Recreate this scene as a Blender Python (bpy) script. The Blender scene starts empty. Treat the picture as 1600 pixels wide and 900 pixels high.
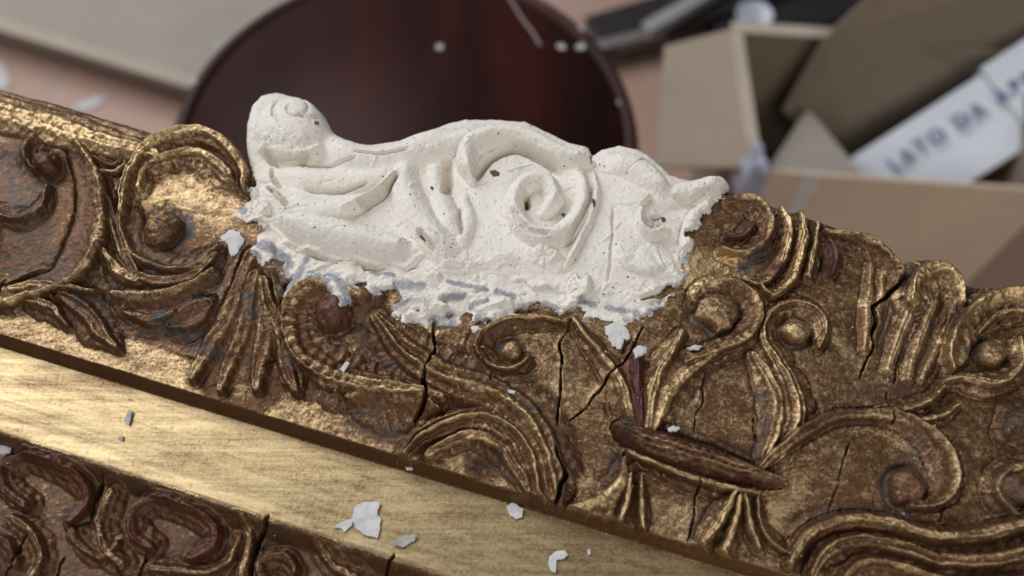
import bpy, bmesh, math, random
import numpy as np
from mathutils import Vector, Matrix

# ------------------------------------------------------------------ camera
P = math.radians(62.0); FPX = 1330.0; DIST = 0.285
T0 = np.array([0.0, 0.0, 0.75])                      # point of the frame face the lens looks at
FW = np.array([0.0, math.cos(P), -math.sin(P)]); UPV = np.array([0.0, math.sin(P), math.cos(P)]); RT = np.array([1.0, 0, 0])
CAM = T0 - DIST*FW
sc = bpy.context.scene
col = sc.collection
cd = bpy.data.cameras.new('camera'); cam = bpy.data.objects.new('camera', cd); col.objects.link(cam)
cam.location = CAM; cam.rotation_euler = (math.pi/2 - P, 0, 0)
cd.sensor_width = 36.0; cd.lens = FPX/1600*36; cd.clip_start = 0.01; cd.clip_end = 50
cd.dof.use_dof = True; cd.dof.focus_distance = 0.276; cd.dof.aperture_fstop = 6.3
sc.camera = cam
# ------------------------------------------------------------------ light
w = bpy.data.worlds.new('World'); sc.world = w; w.use_nodes = True
bg = w.node_tree.nodes['Background']; bg.inputs[0].default_value = (0.90, 0.95, 1.0, 1); bg.inputs[1].default_value = 0.10
def area(name, loc, target, sx, sy, power, color):
    l = bpy.data.lights.new(name, 'AREA'); l.shape = 'RECTANGLE'; l.size = sx; l.size_y = sy; l.energy = power; l.color = color
    o = bpy.data.objects.new(name, l); col.objects.link(o); o.location = loc
    d = Vector(target) - Vector(loc); o.rotation_euler = d.to_track_quat('-Z', 'Y').to_euler()
    return o
area('window_light', (-1.45, 1.25, 2.35), (0, 0.0, 0.75), 2.1, 1.8, 60, (0.95, 0.97, 1.0))
area('fill_light', (0.9, -1.9, 2.3), (0.1, 0.2, 0.6), 2.0, 1.5, 29, (1.0, 0.96, 0.90))  # fill added behind the camera to brighten the near box wall and plaster
sc.view_settings.view_transform = 'Standard'; sc.view_settings.look = 'None'
sc.view_settings.exposure = 0.15; sc.view_settings.gamma = 1.0
sc.render.engine = 'CYCLES'

# ------------------------------------------------------------------ helpers: pixels (1600x900) to points
def ray(px, py):
    return FW + RT*((px-800)/FPX) - UPV*((py-450)/FPX)
def at(px, py, z):                                   # world point at world height z
    d = ray(px, py); t = (z-CAM[2])/d[2]; return CAM + d*t
def mm(px, py, z=0.0):                               # frame-local millimetres on the plane z mm above the face
    p = at(px, py, T0[2]+z/1000.0); return (p[0]*1000.0, p[1]*1000.0)
MMPX = DIST/FPX*1000.0
rng = random.Random(7)

def vnoise(x, y, scale, seed, octs=3):
    x = np.asarray(x, np.float64)/scale; y = np.asarray(y, np.float64)/scale
    out = np.zeros_like(x); amp = 1.0; tot = 0
    for o in range(octs):
        xi = np.floor(x).astype(np.int64); yi = np.floor(y).astype(np.int64); fx = x-xi; fy = y-yi
        fx = fx*fx*(3-2*fx); fy = fy*fy*(3-2*fy)
        def h(a, b):
            v = (a*374761393 + b*668265263 + (seed+o*17)*974634777) & 0xFFFFFFFF
            v = ((v ^ (v >> 13))*1274126177) & 0xFFFFFFFF
            return ((v ^ (v >> 16)) & 0xFFFF)/65535.0
        n = (h(xi, yi)*(1-fx)+h(xi+1, yi)*fx)*(1-fy) + (h(xi, yi+1)*(1-fx)+h(xi+1, yi+1)*fx)*fy
        out += amp*n; tot += amp; amp *= 0.5; x = x*2.03+11.3; y = y*2.03+5.7
    return out/tot
def sstep(a, b, x):
    t = np.clip((x-a)/(b-a), 0, 1); return t*t*(3-2*t)
def smax(a, b, k):
    h = np.clip(0.5+0.5*(a-b)/k, 0, 1); return b*(1-h)+a*h + k*h*(1-h)
def blur(a, r):
    k = np.exp(-0.5*(np.arange(-int(3*r), int(3*r)+1)/r)**2); k /= k.sum(); n = len(k)//2
    b = np.pad(a, n, mode='edge')
    b = np.apply_along_axis(lambda v: np.convolve(v, k, 'valid'), 0, b)
    return np.apply_along_axis(lambda v: np.convolve(v, k, 'valid'), 1, b)

def catmull(pts, step):
    p = np.array(pts, float); q = np.vstack([2*p[0]-p[1], p, 2*p[-1]-p[-2]]); out = []
    for i in range(1, len(q)-2):
        L = np.hypot(*(q[i+1]-q[i])[:2]); n = max(2, int(L/step))
        for k in range(n):
            t = k/n; a, b, c, d = q[i-1], q[i], q[i+1], q[i+2]
            out.append(0.5*((2*b)+(c-a)*t+(2*a-5*b+4*c-d)*t*t+(-a+3*b-3*c+d)*t**3))
    out.append(q[-2]); return np.array(out)

# ------------------------------------------------------------------ the relief of the frame, a grid in mm
GS = 0.33
X0, X1, Y0, Y1 = -285.0, 290.0, -135.0, 118.0
gx = np.arange(X0, X1, GS); gy = np.arange(Y0, Y1, GS)
GX, GY = np.meshgrid(gx, gy)
NY, NX = GX.shape
# hand-carved wobble of every outline
WX = GX + 0.55*(vnoise(GX, GY, 5.0, 1)-0.5)*2 + 0.22*(vnoise(GX, GY, 1.6, 3)-0.5)*2
WY = GY + 0.55*(vnoise(GX, GY, 5.0, 2)-0.5)*2 + 0.22*(vnoise(GX, GY, 1.6, 4)-0.5)*2

# rail axis from the step line between upper panel and flat band
ga = np.array(mm(0, 522)); gb = np.array(mm(900, 797)); ax = (gb-ga)/np.linalg.norm(gb-ga); nx = np.array([-ax[1], ax[0]])
def rail(x, y): return (x-ga[0])*nx[0]+(y-ga[1])*nx[1]
def along(x, y): return (x-ga[0])*ax[0]+(y-ga[1])*ax[1]
BAND_Z = -6.0
bl = np.array(mm(300, 777, BAND_Z)); WB = rail(*bl)       # inner edge of the band
def base(x, y):
    wv = rail(x, y)
    out = np.zeros_like(wv)
    # upper panel: fillet strip, soft cove, low swell
    out = np.where(wv > 0, -0.3 + 0.3*np.minimum(wv, 9)/9 + 4.5*sstep(9, 42, wv) , out)
    drop = -BAND_Z*sstep(0.15, -2.6, wv)
    out = np.where(wv <= 0, -0.3-drop + 0.9*np.exp(-((wv-WB-1.5)/2.0)**2)*1.0 + 0.5*np.sin(np.clip((wv-WB)/(-2.6-WB), 0, 1)*math.pi), out)
    out = out - 5.5*sstep(WB+0.2, WB-4.5, wv)
    return out
def mmb(px, py, h):                                  # pixel on a feature that stands h mm proud of the base
    x, y = mm(px, py, 0)
    for _ in range(3):
        z = float(base(np.array(x), np.array(y))) + h; x, y = mm(px, py, z)
    return x, y

B = base(WX*0.25+GX*0.75, WY*0.25+GY*0.75)
OUTLINE = [(-260, 62), (0, 140), (120, 172), (238, 205), (262, 202), (300, 197), (345, 205), (372, 228), (388, 250),
           (420, 268), (700, 262), (1000, 285), (1130, 292), (1165, 305), (1210, 320), (1280, 342), (1330, 360), (1370, 382), (1398, 408), (1412, 408),
           (1450, 405), (1485, 420), (1505, 440), (1560, 446), (1620, 450), (1900, 500)]
def poly_dist(poly, x, y):                           # signed distance, positive inside
    d2 = np.full(x.shape, 1e9); ins = np.zeros(x.shape, bool); n = len(poly)
    for i in range(n):
        ax_, ay_ = poly[i]; bx_, by_ = poly[(i+1) % n]; ex, ey = bx_-ax_, by_-ay_
        L = ex*ex+ey*ey+1e-12
        t = np.clip(((x-ax_)*ex+(y-ay_)*ey)/L, 0, 1)
        d2 = np.minimum(d2, (x-ax_-t*ex)**2+(y-ay_-t*ey)**2)
        c = ((ay_ > y) != (by_ > y)) & (x < (bx_-ax_)*(y-ay_)/(by_-ay_+1e-12)+ax_); ins ^= c
    d = np.sqrt(d2); return np.where(ins, d, -d)
op = catmull([mm(a, b, 3.0) for a, b in OUTLINE], 3.0)
poly = [tuple(p) for p in op] + [(400, -300), (-400, -300)]
DE = poly_dist(poly, WX*0.4+GX*0.6, WY*0.4+GY*0.6)

R = 1.3*(vnoise(GX, GY, 16, 11)-0.5)*sstep(8, 20, rail(GX, GY))     # relief over the base
SID = np.zeros((NY, NX), np.int16)                    # part ids: 0 carved ground
C_G = np.full((NY, NX), 0.36); C_R = np.zeros((NY, NX)); C_K = np.zeros((NY, NX))   # gold leaf, red bole, grey toning
PARTS = {0: ('carved_ground', None)}
WVG = rail(GX, GY)
UNEVEN = 0.82+0.36*vnoise(GX, GY, 7.0, 31, 3)
UNEVEN *= 1-0.10*vnoise(GX, GY, 1.3, 32, 2)
def part(name, parent=None):
    i = len(PARTS); PARTS[i] = (name, parent); return i

def dome(s, t): return np.clip(1-np.abs(s)**1.9, 0, 1)**0.72*(1-0.06*np.cos(s*12+0.8*np.sin(t*17)))
def soft(s, t): return (1-s*s)**2
def lean_l(s, t):                                     # crest near the left side of travel
    return np.where(s > 0.45, np.sqrt(np.clip(1-((s-0.45)/0.55)**2, 0, 1)), 1-0.75*((0.45-s)/1.45)**1.0)*np.clip((1+s)*8, 0, 1)
def lean_r(s, t): return lean_l(-s, t)
def flute(n, a=0.35):
    def f(s, t): return np.clip(1-np.abs(s)**2, 0, 1)**0.62*(1-0.62*a*(0.5+0.5*np.cos((s+1)*math.pi*n+0.9*np.sin(t*9))))
    return f
def ribbed(n, a=0.2):
    def f(s, t): return np.sqrt(np.clip(1-s*s, 0, 1))*(1-a*(0.5+0.5*np.cos(t*math.pi*2*n)))
    return f
def trough(s, t):                                     # raised rims, hollow middle
    return np.sqrt(np.clip(1-s**4, 0, 1))*(0.45+0.55*np.abs(s)**1.3)

def field(pts, hdef, wdef, step=2.0, conv=mmb):
    """distance data of a pixel polyline: rows of x,y[,w px[,h mm]]"""
    rows = []
    for p in pts:
        x, y = p[0], p[1]; wv = p[2] if len(p) > 2 else wdef; h = p[3] if len(p) > 3 else hdef
        a, b = conv(x, y, h*0.75); rows.append((a, b, wv*MMPX, h))
    return catmull(rows, step) if len(rows) > 1 else np.array([rows[0], rows[0]])
def near(c, grow=1.0, gridx=None, gridy=None):
    gxx, gyy = (WX, WY) if gridx is None else (gridx, gridy)
    x0_, y0_ = (X0, Y0) if gridx is None else (PX0, PY0); gs = GS if gridx is None else PGS
    wm = c[:, 2].max()*grow+2.0; ny, nxx = gxx.shape
    i0 = max(0, int((c[:, 0].min()-wm-x0_)/gs)); i1 = min(nxx, int((c[:, 0].max()+wm-x0_)/gs)+1)
    j0 = max(0, int((c[:, 1].min()-wm-y0_)/gs)); j1 = min(ny, int((c[:, 1].max()+wm-y0_)/gs)+1)
    if i1 <= i0 or j1 <= j0: return None
    sl = (slice(j0, j1), slice(i0, i1)); x = gxx[sl]; y = gyy[sl]
    best = np.full(x.shape, 1e9); S = np.zeros(x.shape); Tt = np.zeros(x.shape); H = np.zeros(x.shape)
    n = len(c)-1
    for k in range(n):
        a, b = c[k], c[k+1]; ex, ey = b[0]-a[0], b[1]-a[1]; L = ex*ex+ey*ey+1e-9
        wk = max(a[2], b[2])*grow+1.5
        ii0 = max(0, int((min(a[0], b[0])-wk-x0_)/gs)-i0); ii1 = max(0, int((max(a[0], b[0])+wk-x0_)/gs)+2-i0)
        jj0 = max(0, int((min(a[1], b[1])-wk-y0_)/gs)-j0); jj1 = max(0, int((max(a[1], b[1])+wk-y0_)/gs)+2-j0)
        s2 = (slice(jj0, jj1), slice(ii0, ii1)); xx = x[s2]; yy = y[s2]
        if xx.size == 0: continue
        t = np.clip(((xx-a[0])*ex+(yy-a[1])*ey)/L, 0, 1)
        dx = xx-a[0]-t*ex; dy = yy-a[1]-t*ey; ww = a[2]+(b[2]-a[2])*t
        d = np.sqrt(dx*dx+dy*dy)/np.maximum(ww, 0.05)
        m = d < best[s2]
        best[s2] = np.where(m, d, best[s2])
        S[s2] = np.where(m, d*np.sign(ex*dy-ey*dx), S[s2]); Tt[s2] = np.where(m, (k+t)/n, Tt[s2]); H[s2] = np.where(m, a[3]+(b[3]-a[3])*t, H[s2])
    return sl, best, S, Tt, H

HS = 1.3
def leaf_foot(c, grow, lobe, pid, gold, red, pan):
    """the broad leaf a rib runs on: scalloped edge, veins slanting off the rib"""
    c2 = c.copy(); c2[:, 2] *= grow*1.1; r = near(c2, 1.35)
    if r is None: return
    sl, d, S, Tt, H = r; L = np.hypot(np.diff(c[:, 0]), np.diff(c[:, 1])).sum(); ph = (c[0, 0]*0.37) % 6.28
    q = (Tt*L/9.5+0.9*(vnoise(GX[sl], GY[sl], 14, 33, 1)-.5))*2*math.pi+ph
    sc = 0.86+lobe*np.abs(np.cos(q*0.5-0.6*np.abs(S)))*1.0+0.10*(UNEVEN[sl]-1)
    d2 = d/np.maximum(sc, .3)
    veins = 0.86+0.14*np.cos(q*2-3.4*np.abs(S)) if lobe > 0 else 0.9+0.1*np.cos(S*9)
    v = np.where((d2 < 1) & ((WVG[sl] > -0.6) if pan else (WVG[sl] < WB+0.5)), 0.50*H*(np.clip(1-d2**2.4, 0, 1)**0.75)*veins*UNEVEN[sl], -9)
    old = R[sl]; ring = np.clip(1-np.abs(d2-1.12)/0.25, 0, 1)
    old = old-np.where(SID[sl] == 0, 0.35*ring, 0)
    win = (v > old) & (v > 0.1)
    R[sl] = np.where(v > -5, smax(old, v, 0.35), old)
    SID[sl] = np.where(win, pid, SID[sl])
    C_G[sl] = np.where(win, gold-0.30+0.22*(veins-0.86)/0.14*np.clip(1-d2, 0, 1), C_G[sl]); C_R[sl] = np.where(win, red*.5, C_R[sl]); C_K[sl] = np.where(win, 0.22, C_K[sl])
def stroke(pts, w=14, h=3.0, prof=dome, pid=0, gold=0.55, red=0.0, grey=0.0, halo=0.25, k=0.6, taper=(1, 1), trench=0.3, foot=1.55, lobe=0.2):
    c = field(pts, h, w)
    n = len(c); tt = np.linspace(0, 1, n)
    sc_ = np.minimum(1, taper[0]+(1-taper[0])*tt/0.3)*np.minimum(1, taper[1]+(1-taper[1])*(1-tt)/0.3)
    c[:, 2] *= sc_*(1.16 if c[:, 0].mean() < 0 else 1.0); c[:, 3] *= (0.55+0.45*sc_)*HS
    pan = np.median(rail(c[:, 0], c[:, 1])) > 0
    if foot > 0 and pid: leaf_foot(c, foot, lobe, pid, gold, red, pan)
    r = near(c, 2.3)
    if r is None: return
    sl, d, S, Tt, H = r
    inside = (d < 1) & ((WVG[sl] > -0.9) if pan else (WVG[sl] < WB+0.5))
    ev = np.diff(c[:, :2], axis=0); an = np.unwrap(np.arctan2(ev[:, 1], ev[:, 0])); dn = np.gradient(an)/np.maximum(np.hypot(ev[:, 0], ev[:, 1]), .2)
    kk = np.convolve(np.pad(dn, 4, mode='edge'), np.ones(9)/9, 'valid') if len(dn) > 9 else np.full(len(dn), dn.mean())
    cs = -0.42*np.clip(kk*14, -1, 1); cs = np.interp(Tt, np.linspace(0, 1, len(cs)), cs)
    Sc = np.clip(S, -1, 1); S2 = np.where(Sc > cs, (Sc-cs)/(1-cs), (Sc-cs)/(1+cs))
    innr = np.sign(S2)*np.sign(-cs) > 0
    pv = prof(S2, Tt); pv = np.where(innr, pv*(1-0.45*np.abs(cs)/0.42*np.abs(S2)*(1-np.abs(S2))*2), pv)
    v = np.where(inside, H*pv*UNEVEN[sl], -9)
    old = R[sl]
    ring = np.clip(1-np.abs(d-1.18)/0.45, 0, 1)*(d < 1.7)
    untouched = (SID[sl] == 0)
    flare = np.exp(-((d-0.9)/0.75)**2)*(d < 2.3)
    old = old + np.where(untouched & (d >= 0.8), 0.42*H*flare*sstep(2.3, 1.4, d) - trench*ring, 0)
    new = np.where(inside, smax(old, v, k), old)
    R[sl] = new
    win = inside & (v > old-0.1) & (v > 0.15)
    if pid: SID[sl] = np.where(win, pid, SID[sl])
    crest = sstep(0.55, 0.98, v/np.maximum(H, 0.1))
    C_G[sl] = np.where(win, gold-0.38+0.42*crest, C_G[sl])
    C_R[sl] = np.where(win, red, C_R[sl]); C_K[sl] = np.where(win, grey, C_K[sl])
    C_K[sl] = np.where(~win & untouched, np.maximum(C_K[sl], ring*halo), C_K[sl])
def bead(px, py, r, h, pid, gold=0.3, red=0.5, squash=1.0, halo=0.7):
    x, y = mmb(px, py, h*0.6); rm = r*MMPX
    i0 = max(0, int((x-2*rm-X0)/GS)); i1 = min(NX, int((x+2*rm-X0)/GS)); j0 = max(0, int((y-2*rm-Y0)/GS)); j1 = min(NY, int((y+2*rm-Y0)/GS))
    if i1 <= i0 or j1 <= j0: return
    sl = (slice(j0, j1), slice(i0, i1)); d = np.hypot(WX[sl]-x, (WY[sl]-y)/squash)/rm*(1+0.5*(vnoise(GX[sl], GY[sl], 6, 35, 2)-.5)); d = d*(1+0.12*(WX[sl]-x)/rm)
    v = np.where(d < 1, h*1.2*(np.clip(1-d**2.2, 0, 1)**0.6)*UNEVEN[sl], -9); old = R[sl]
    ring = np.clip(1-np.abs(d-1.2)/0.5, 0, 1)
    old = old-np.where((d > 0.9) & (SID[sl] == 0), 0.7*ring, 0)
    R[sl] = np.where(d < 1, smax(old, v, 0.3), old); win = (d < 1) & (v > old-0.1)
    SID[sl] = np.where(win, pid, SID[sl])
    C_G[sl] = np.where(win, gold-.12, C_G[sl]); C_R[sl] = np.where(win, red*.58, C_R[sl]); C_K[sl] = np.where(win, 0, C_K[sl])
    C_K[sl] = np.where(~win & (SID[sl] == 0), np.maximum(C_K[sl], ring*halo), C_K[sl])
def cut(pts, w=2.0, depth=3.0, prof=soft):            # drying cracks
    q = []
    for i, p in enumerate(pts):
        q.append((p[0]+rng.uniform(-1.5, 1.5), p[1], p[2] if len(p) > 2 else w))
        if i < len(pts)-1:
            e = pts[i+1]; nsub = max(1, int(math.hypot(e[0]-p[0], e[1]-p[1])/14))
            for j in range(1, nsub): q.append((p[0]+(e[0]-p[0])*j/nsub+rng.uniform(-3, 3), p[1]+(e[1]-p[1])*j/nsub, (p[2] if len(p) > 2 else w)*rng.uniform(.55, 1.25)))
    c = field(q, 0.5, w, 1.0)
    c[:, 2] *= 0.70 if w >= 3 else 0.5
    r = near(c, 1.3)
    if r is None: return
    sl, d, S, Tt, H = r; e = np.minimum(1, np.minimum(Tt, 1-Tt)*8+0.15)
    R[sl] = R[sl]-np.where(d < 1, depth*e*np.clip(1.6*(1-d*d), 0, 1), 0)
    C_G[sl] = np.where(d < 0.9, 0, C_G[sl]); C_K[sl] = np.where(d < 0.9, 0, C_K[sl]); C_R[sl] = np.where(d < 0.9, 0, C_R[sl])
def tone(pts, w, gold=None, red=None, grey=None):     # paint only: toning, rubbed leaf, bare bole
    c = field(pts, 0.5, w); r = near(c, 1.1)
    if r is None: return
    sl, d, S, Tt, H = r; m = np.clip(1.2*(1-d), 0, 1)
    if gold is not None: C_G[sl] = C_G[sl]*(1-m)+gold*m
    if red is not None: C_R[sl] = C_R[sl]*(1-m)+red*m
    if grey is not None: C_K[sl] = C_K[sl]*(1-m)+grey*m
def dent(px, py, r, depth, squash=1.0):
    x, y = mmb(px, py, 0); rm = r*MMPX
    d = np.hypot(WX-x, (WY-y)/squash)/rm; R[:] = R - depth*np.where(d < 1, (1-d*d)**2, 0)

exec_order = []
# ---- base colours along the rail section
wv = WVG
C_G[:] = 0.33 + 0.0*wv
band = (wv < -2.4) & (wv > WB+0.6)
C_G[band] = 0.66
C_G[(wv <= 0.3) & (wv >= -2.6)] = 0.02
fil = (wv > 0.3) & (wv < 10.5); C_G[fil] = 0.56
inner = wv <= WB+0.3; C_G[inner] = 0.12; C_K[inner] = 0.30
FILLET = part('fillet'); BANDP = part('flat_band'); STEP = part('step_moulding'); INNER = part('inner_carved_ground')
SID[fil] = FILLET; SID[band] = BANDP; SID[(wv <= 0.3) & (wv >= -2.4)] = STEP; SID[inner] = INNER
sl_left = sstep(-95, -60, GX)
# right part of the panel is browner, rubbed
C_G += np.where((wv > 10) & (GX > -60), -0.02, 0)

# ---- left end of the panel
roll = part('outer_roll')
stroke([(-200, 122), (0, 176), (120, 208), (240, 240)], 40, 4.5, dome, roll, gold=0.70, halo=0.2, trench=0.2, taper=(1, .5), foot=0)
s1 = part('scroll')
stroke([(-60, 320), (10, 335), (40, 337), (62, 322), (73, 290)], 9, 2.6, dome, s1, gold=0.6, taper=(1, .5))
stroke([(58, 262, 10), (50, 236, 13), (75, 214, 15), (112, 230, 16), (135, 265, 18), (146, 312, 22), (140, 362, 27), (120, 405, 26), (92, 434, 19), (42, 452, 18), (-10, 462, 17), (-120, 440, 17)], 15, 4.2, lean_l, s1, gold=0.5, foot=1.4, lobe=0)
bead(76, 252, 25, 5.6, part('bead', s1), gold=0.12, red=0.9)
tone([(20, 260), (40, 330), (60, 400)], 75, gold=.12, grey=.42)
tone([(-60, 380), (20, 410), (70, 420)], 50, gold=.16, grey=.35)
l1 = part('leaf')
stroke([(150, 262), (175, 268), (192, 258)], 9, 3.2, dome, l1, gold=0.55)
stroke([(140, 280, 7), (162, 300, 8), (178, 345, 12), (195, 390, 14), (215, 430, 8)], 12, 3.2, flute(2), l1, gold=0.45)
s2 = part('scroll')
stroke([(192, 330, 12), (194, 296, 13), (212, 258, 15), (242, 226, 17), (285, 210, 17), (325, 213, 17), (356, 232, 16), (376, 262, 13), (380, 292, 8)], 13, 4.6, dome, s2, gold=0.62, taper=(.7, .7), foot=1.3, lobe=0)
stroke([(216, 292, 7), (232, 262, 10), (268, 244, 11), (310, 242, 12), (338, 256, 15), (354, 272, 17)], 10, 3.0, dome, s2, gold=0.55)
stroke([(196, 330, 12), (202, 366, 13), (222, 396, 14), (262, 412, 12), (305, 408, 11), (338, 386, 6)], 12, 3.0, lean_r, s2, gold=0.45)
bead(254, 354, 31, 5.0, part('bead', s2), gold=0.4, red=0.45)
tone([(230, 300), (290, 300), (350, 320)], 45, gold=0.62, grey=0.0)
l2 = part('leaf')
stroke([(165, 395, 8), (185, 420, 16), (215, 438, 12)], 12, 3.0, dome, l2, gold=0.5)
stroke([(212, 428, 6), (255, 438, 13), (300, 428, 12), (338, 398, 6)], 12, 3.2, flute(2), l2, gold=0.5)
l3 = part('leaf')
stroke([(178, 462, 7), (220, 470, 17), (262, 462, 13), (300, 445, 8), (335, 425, 5)], 14, 3.6, lean_l, l3, gold=0.5)
stroke([(200, 488, 6), (235, 497, 14), (270, 488, 9)], 12, 3.2, dome, l3, gold=0.36)
stroke([(268, 505, 8), (298, 492, 20), (324, 474, 9)], 17, 3.6, trough, l3, gold=0.42)
l4 = part('leaf')
stroke([(20, 452, 10), (70, 447, 16), (110, 451, 9), (150, 457, 4)], 12, 3.4, dome, l4, gold=0.5)
stroke([(30, 470, 7), (75, 478, 12), (105, 508, 5)], 10, 3.0, dome, l4, gold=0.32)
stroke([(95, 462, 9), (125, 478, 15), (150, 510, 15), (182, 542, 5)], 14, 3.4, flute(2), l4, gold=0.22)
l5 = part('leaf')
stroke([(398, 400, 20, 1.2), (394, 450, 34, 2.0), (386, 520, 52, 2.2), (384, 580, 58, 1.4), (384, 600, 50, .6)], 60, 2.0, dome, l5, gold=0.30, halo=0.3, trench=0, foot=0)
for a in ([(392, 400, 14), (365, 470, 18), (330, 540, 17), (300, 592, 7)], [(398, 430, 14), (385, 500, 16), (362, 560, 15), (345, 608, 7)],
          [(405, 440, 12), (412, 510, 18), (405, 570, 17), (402, 606, 9)], [(412, 440, 10), (435, 510, 16), (448, 565, 16), (462, 608, 8)]):
    stroke(a, 16, 3.3, flute(2, .3), l5, gold=0.40, halo=0.0, foot=0, trench=.5)
# ---- lower middle, under the repair
s3 = part('scroll')
stroke([(560, 462, 18), (510, 452, 22), (470, 464, 24), (456, 500, 24), (470, 545, 24), (510, 580, 24), (565, 600, 22), (625, 606, 18), (690, 622, 10)], 24, 4.6, lambda s, t: dome(s, t)*(1-0.14*(0.5+0.5*np.cos(t*150))*(t > .28)*(t < .66)), s3, gold=0.42)
bead(523, 482, 30, 5.6, part('bead', s3), gold=0.1, red=0.9)
s4 = part('leaf')
stroke([(588, 496, 12), (628, 542, 20), (690, 586, 26), (760, 616, 28), (815, 652, 27), (850, 705, 24), (866, 755, 17), (872, 790, 6)], 24, 4.4, flute(3, .32), s4, gold=0.46)
l6 = part('leaf')
stroke([(545, 624, 8), (590, 626, 22), (640, 630, 22), (680, 640, 8)], 22, 3.8, lean_l, l6, gold=0.28, red=0.15)
s5 = part('scroll')
stroke([(632, 708, 8), (662, 680, 13), (706, 660, 16), (760, 658, 19), (806, 684, 20), (834, 728, 19), (848, 770, 14), (862, 795, 5)], 16, 4.2, flute(3, .4), s5, gold=0.58)
stroke([(668, 712, 6), (698, 692, 9), (738, 682, 9), (776, 696, 10), (806, 730, 10), (826, 766, 6)], 9, 3.4, flute(2, .4), s5, gold=0.58, halo=0.9)
dent(765, 722, 40, 3.0)
s6 = part('scroll')
stroke([(890, 505, 4), (850, 498, 8), (800, 500, 9), (765, 514, 10), (750, 540, 11), (768, 566, 10), (800, 572, 8), (822, 558, 6)], 9, 2.8, dome, s6, gold=0.35)
bead(802, 546, 17, 3.6, part('bead', s6), gold=0.5, red=0.45)
# ---- V leaf, pod, discs
l7 = part('leaf')
stroke([(893, 498, 6), (925, 535, 9), (958, 578, 11), (978, 620, 14), (990, 668, 12)], 13, 2.2, dome, l7, gold=0.5)
stroke([(990, 545, 7), (996, 600, 12), (1003, 668, 13)], 10, 2.2, dome, l7, gold=0.25, red=0.75)
stroke([(1066, 518, 6), (1042, 562, 12), (1024, 605, 15), (1014, 668, 12)], 10, 2.3, dome, l7, gold=0.6)
stroke([(1130, 540, 8), (1084, 566, 16), (1048, 600, 18), (1028, 645, 13), (1018, 676, 9)], 14, 2.6, lean_l, l7, gold=0.6)
s7 = part('scroll')
stroke([(1085, 470, 8), (1105, 450, 11), (1145, 446, 13), (1178, 468, 13), (1180, 502, 12), (1152, 532, 11), (1112, 548, 10), (1072, 566, 6)], 11, 3.4, flute(2, .3), s7, gold=0.55)
bead(1128, 484, 30, 4.2, part('bead', s7), gold=0.45, red=0.35)
s8 = part('scroll')
stroke([(1278, 540, 5), (1286, 508, 9), (1268, 482, 10), (1235, 476, 12), (1206, 494, 12), (1198, 526, 13), (1214, 562, 16), (1236, 606, 18), (1244, 648, 17), (1230, 690, 14), (1204, 724, 9)], 12, 2.6, flute(3, .35), s8, gold=0.6)
stroke([(1178, 552, 6), (1202, 590, 12), (1214, 628, 14), (1210, 676, 12), (1194, 716, 8)], 10, 2.4, flute(2, .3), s8, gold=0.66)
bead(1246, 516, 20, 4.2, part('bead', s8), gold=0.6, red=0.4)
pod = part('pod')
stroke([(966, 664, 9), (990, 678, 19), (1050, 700, 23), (1120, 722, 21), (1180, 742, 14), (1224, 752, 6)], 22, 5.0, lambda s, t: dome(s, t)*(1-0.05*np.cos(s*17)), pod, gold=0.56, red=0.5, foot=1.25, lobe=0)
stroke([(980, 706, 6), (1050, 735, 9), (1120, 758, 9), (1185, 772, 5)], 8, 3.4, dome, pod, gold=0.45)
l8 = part('leaf')
stroke([(978, 716, 6), (974, 752, 12), (945, 784, 15), (890, 800, 8)], 12, 3.6, lean_r, l8, gold=0.6)
stroke([(985, 740, 5), (980, 778, 9), (968, 812, 8)], 9, 2.8, dome, l8, gold=0.45)
stroke([(1000, 745, 4), (1003, 790, 8), (1004, 826, 7)], 8, 2.8, dome, l8, gold=0.42)
l9 = part('leaf')
for a in ([(1150, 768, 6), (1128, 808, 11), (1100, 848, 8)], [(1156, 775, 6), (1146, 818, 9), (1132, 862, 8)], [(1164, 775, 5), (1172, 818, 9), (1186, 856, 7)]):
    stroke(a, 10, 3.2, dome, l9, gold=0.62)
l10 = part('leaf')
stroke([(1186, 780, 5), (1192, 822, 8), (1218, 852, 9), (1250, 866, 6)], 8, 2.4, dome, l10, gold=0.5)
# ---- S scroll on the right with its bead
s9 = part('scroll')
stroke([(1186, 738, 7), (1222, 700, 11), (1266, 668, 13), (1310, 650, 12), (1360, 648, 12), (1408, 654, 16), (1448, 678, 20), (1476, 716, 23), (1482, 754, 19), (1464, 780, 13), (1428, 788, 7)], 13, 3.6, flute(2, .35), s9, gold=0.5, red=0.25, foot=1.35, lobe=0)
bead(1426, 758, 24, 4.6, part('bead', s9), gold=0.25, red=0.75)
stroke([(1370, 643, 5), (1410, 638, 9), (1446, 628, 8), (1474, 604, 4)], 8, 2.8, dome, s9, gold=0.58)
stroke([(1395, 655, 5), (1440, 654, 8), (1476, 646, 6), (1500, 630, 3)], 7, 2.6, dome, s9, gold=0.58)
tone([(1250, 680), (1300, 652), (1350, 640)], 12, red=.62, gold=0.25)
s10 = part('scroll')
stroke([(1236, 880, 8), (1264, 838, 12), (1310, 816, 13), (1370, 814, 13), (1430, 830, 13), (1500, 838, 13), (1560, 828, 13), (1620, 808, 12), (1700, 760, 10)], 13, 3.8, dome, s10, gold=0.5, foot=1.4, lobe=0)
stroke([(1270, 900, 7), (1296, 862, 11), (1344, 844, 12), (1410, 856, 13), (1480, 876, 13), (1560, 872, 13), (1640, 850, 12)], 12, 3.8, flute(2, .4), s10, gold=0.5)
stroke([(1310, 910, 6), (1350, 880, 10), (1420, 890, 11), (1500, 910, 10), (1600, 905, 9)], 10, 3.2, dome, s10, gold=0.42)
s11 = part('scroll')
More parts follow.
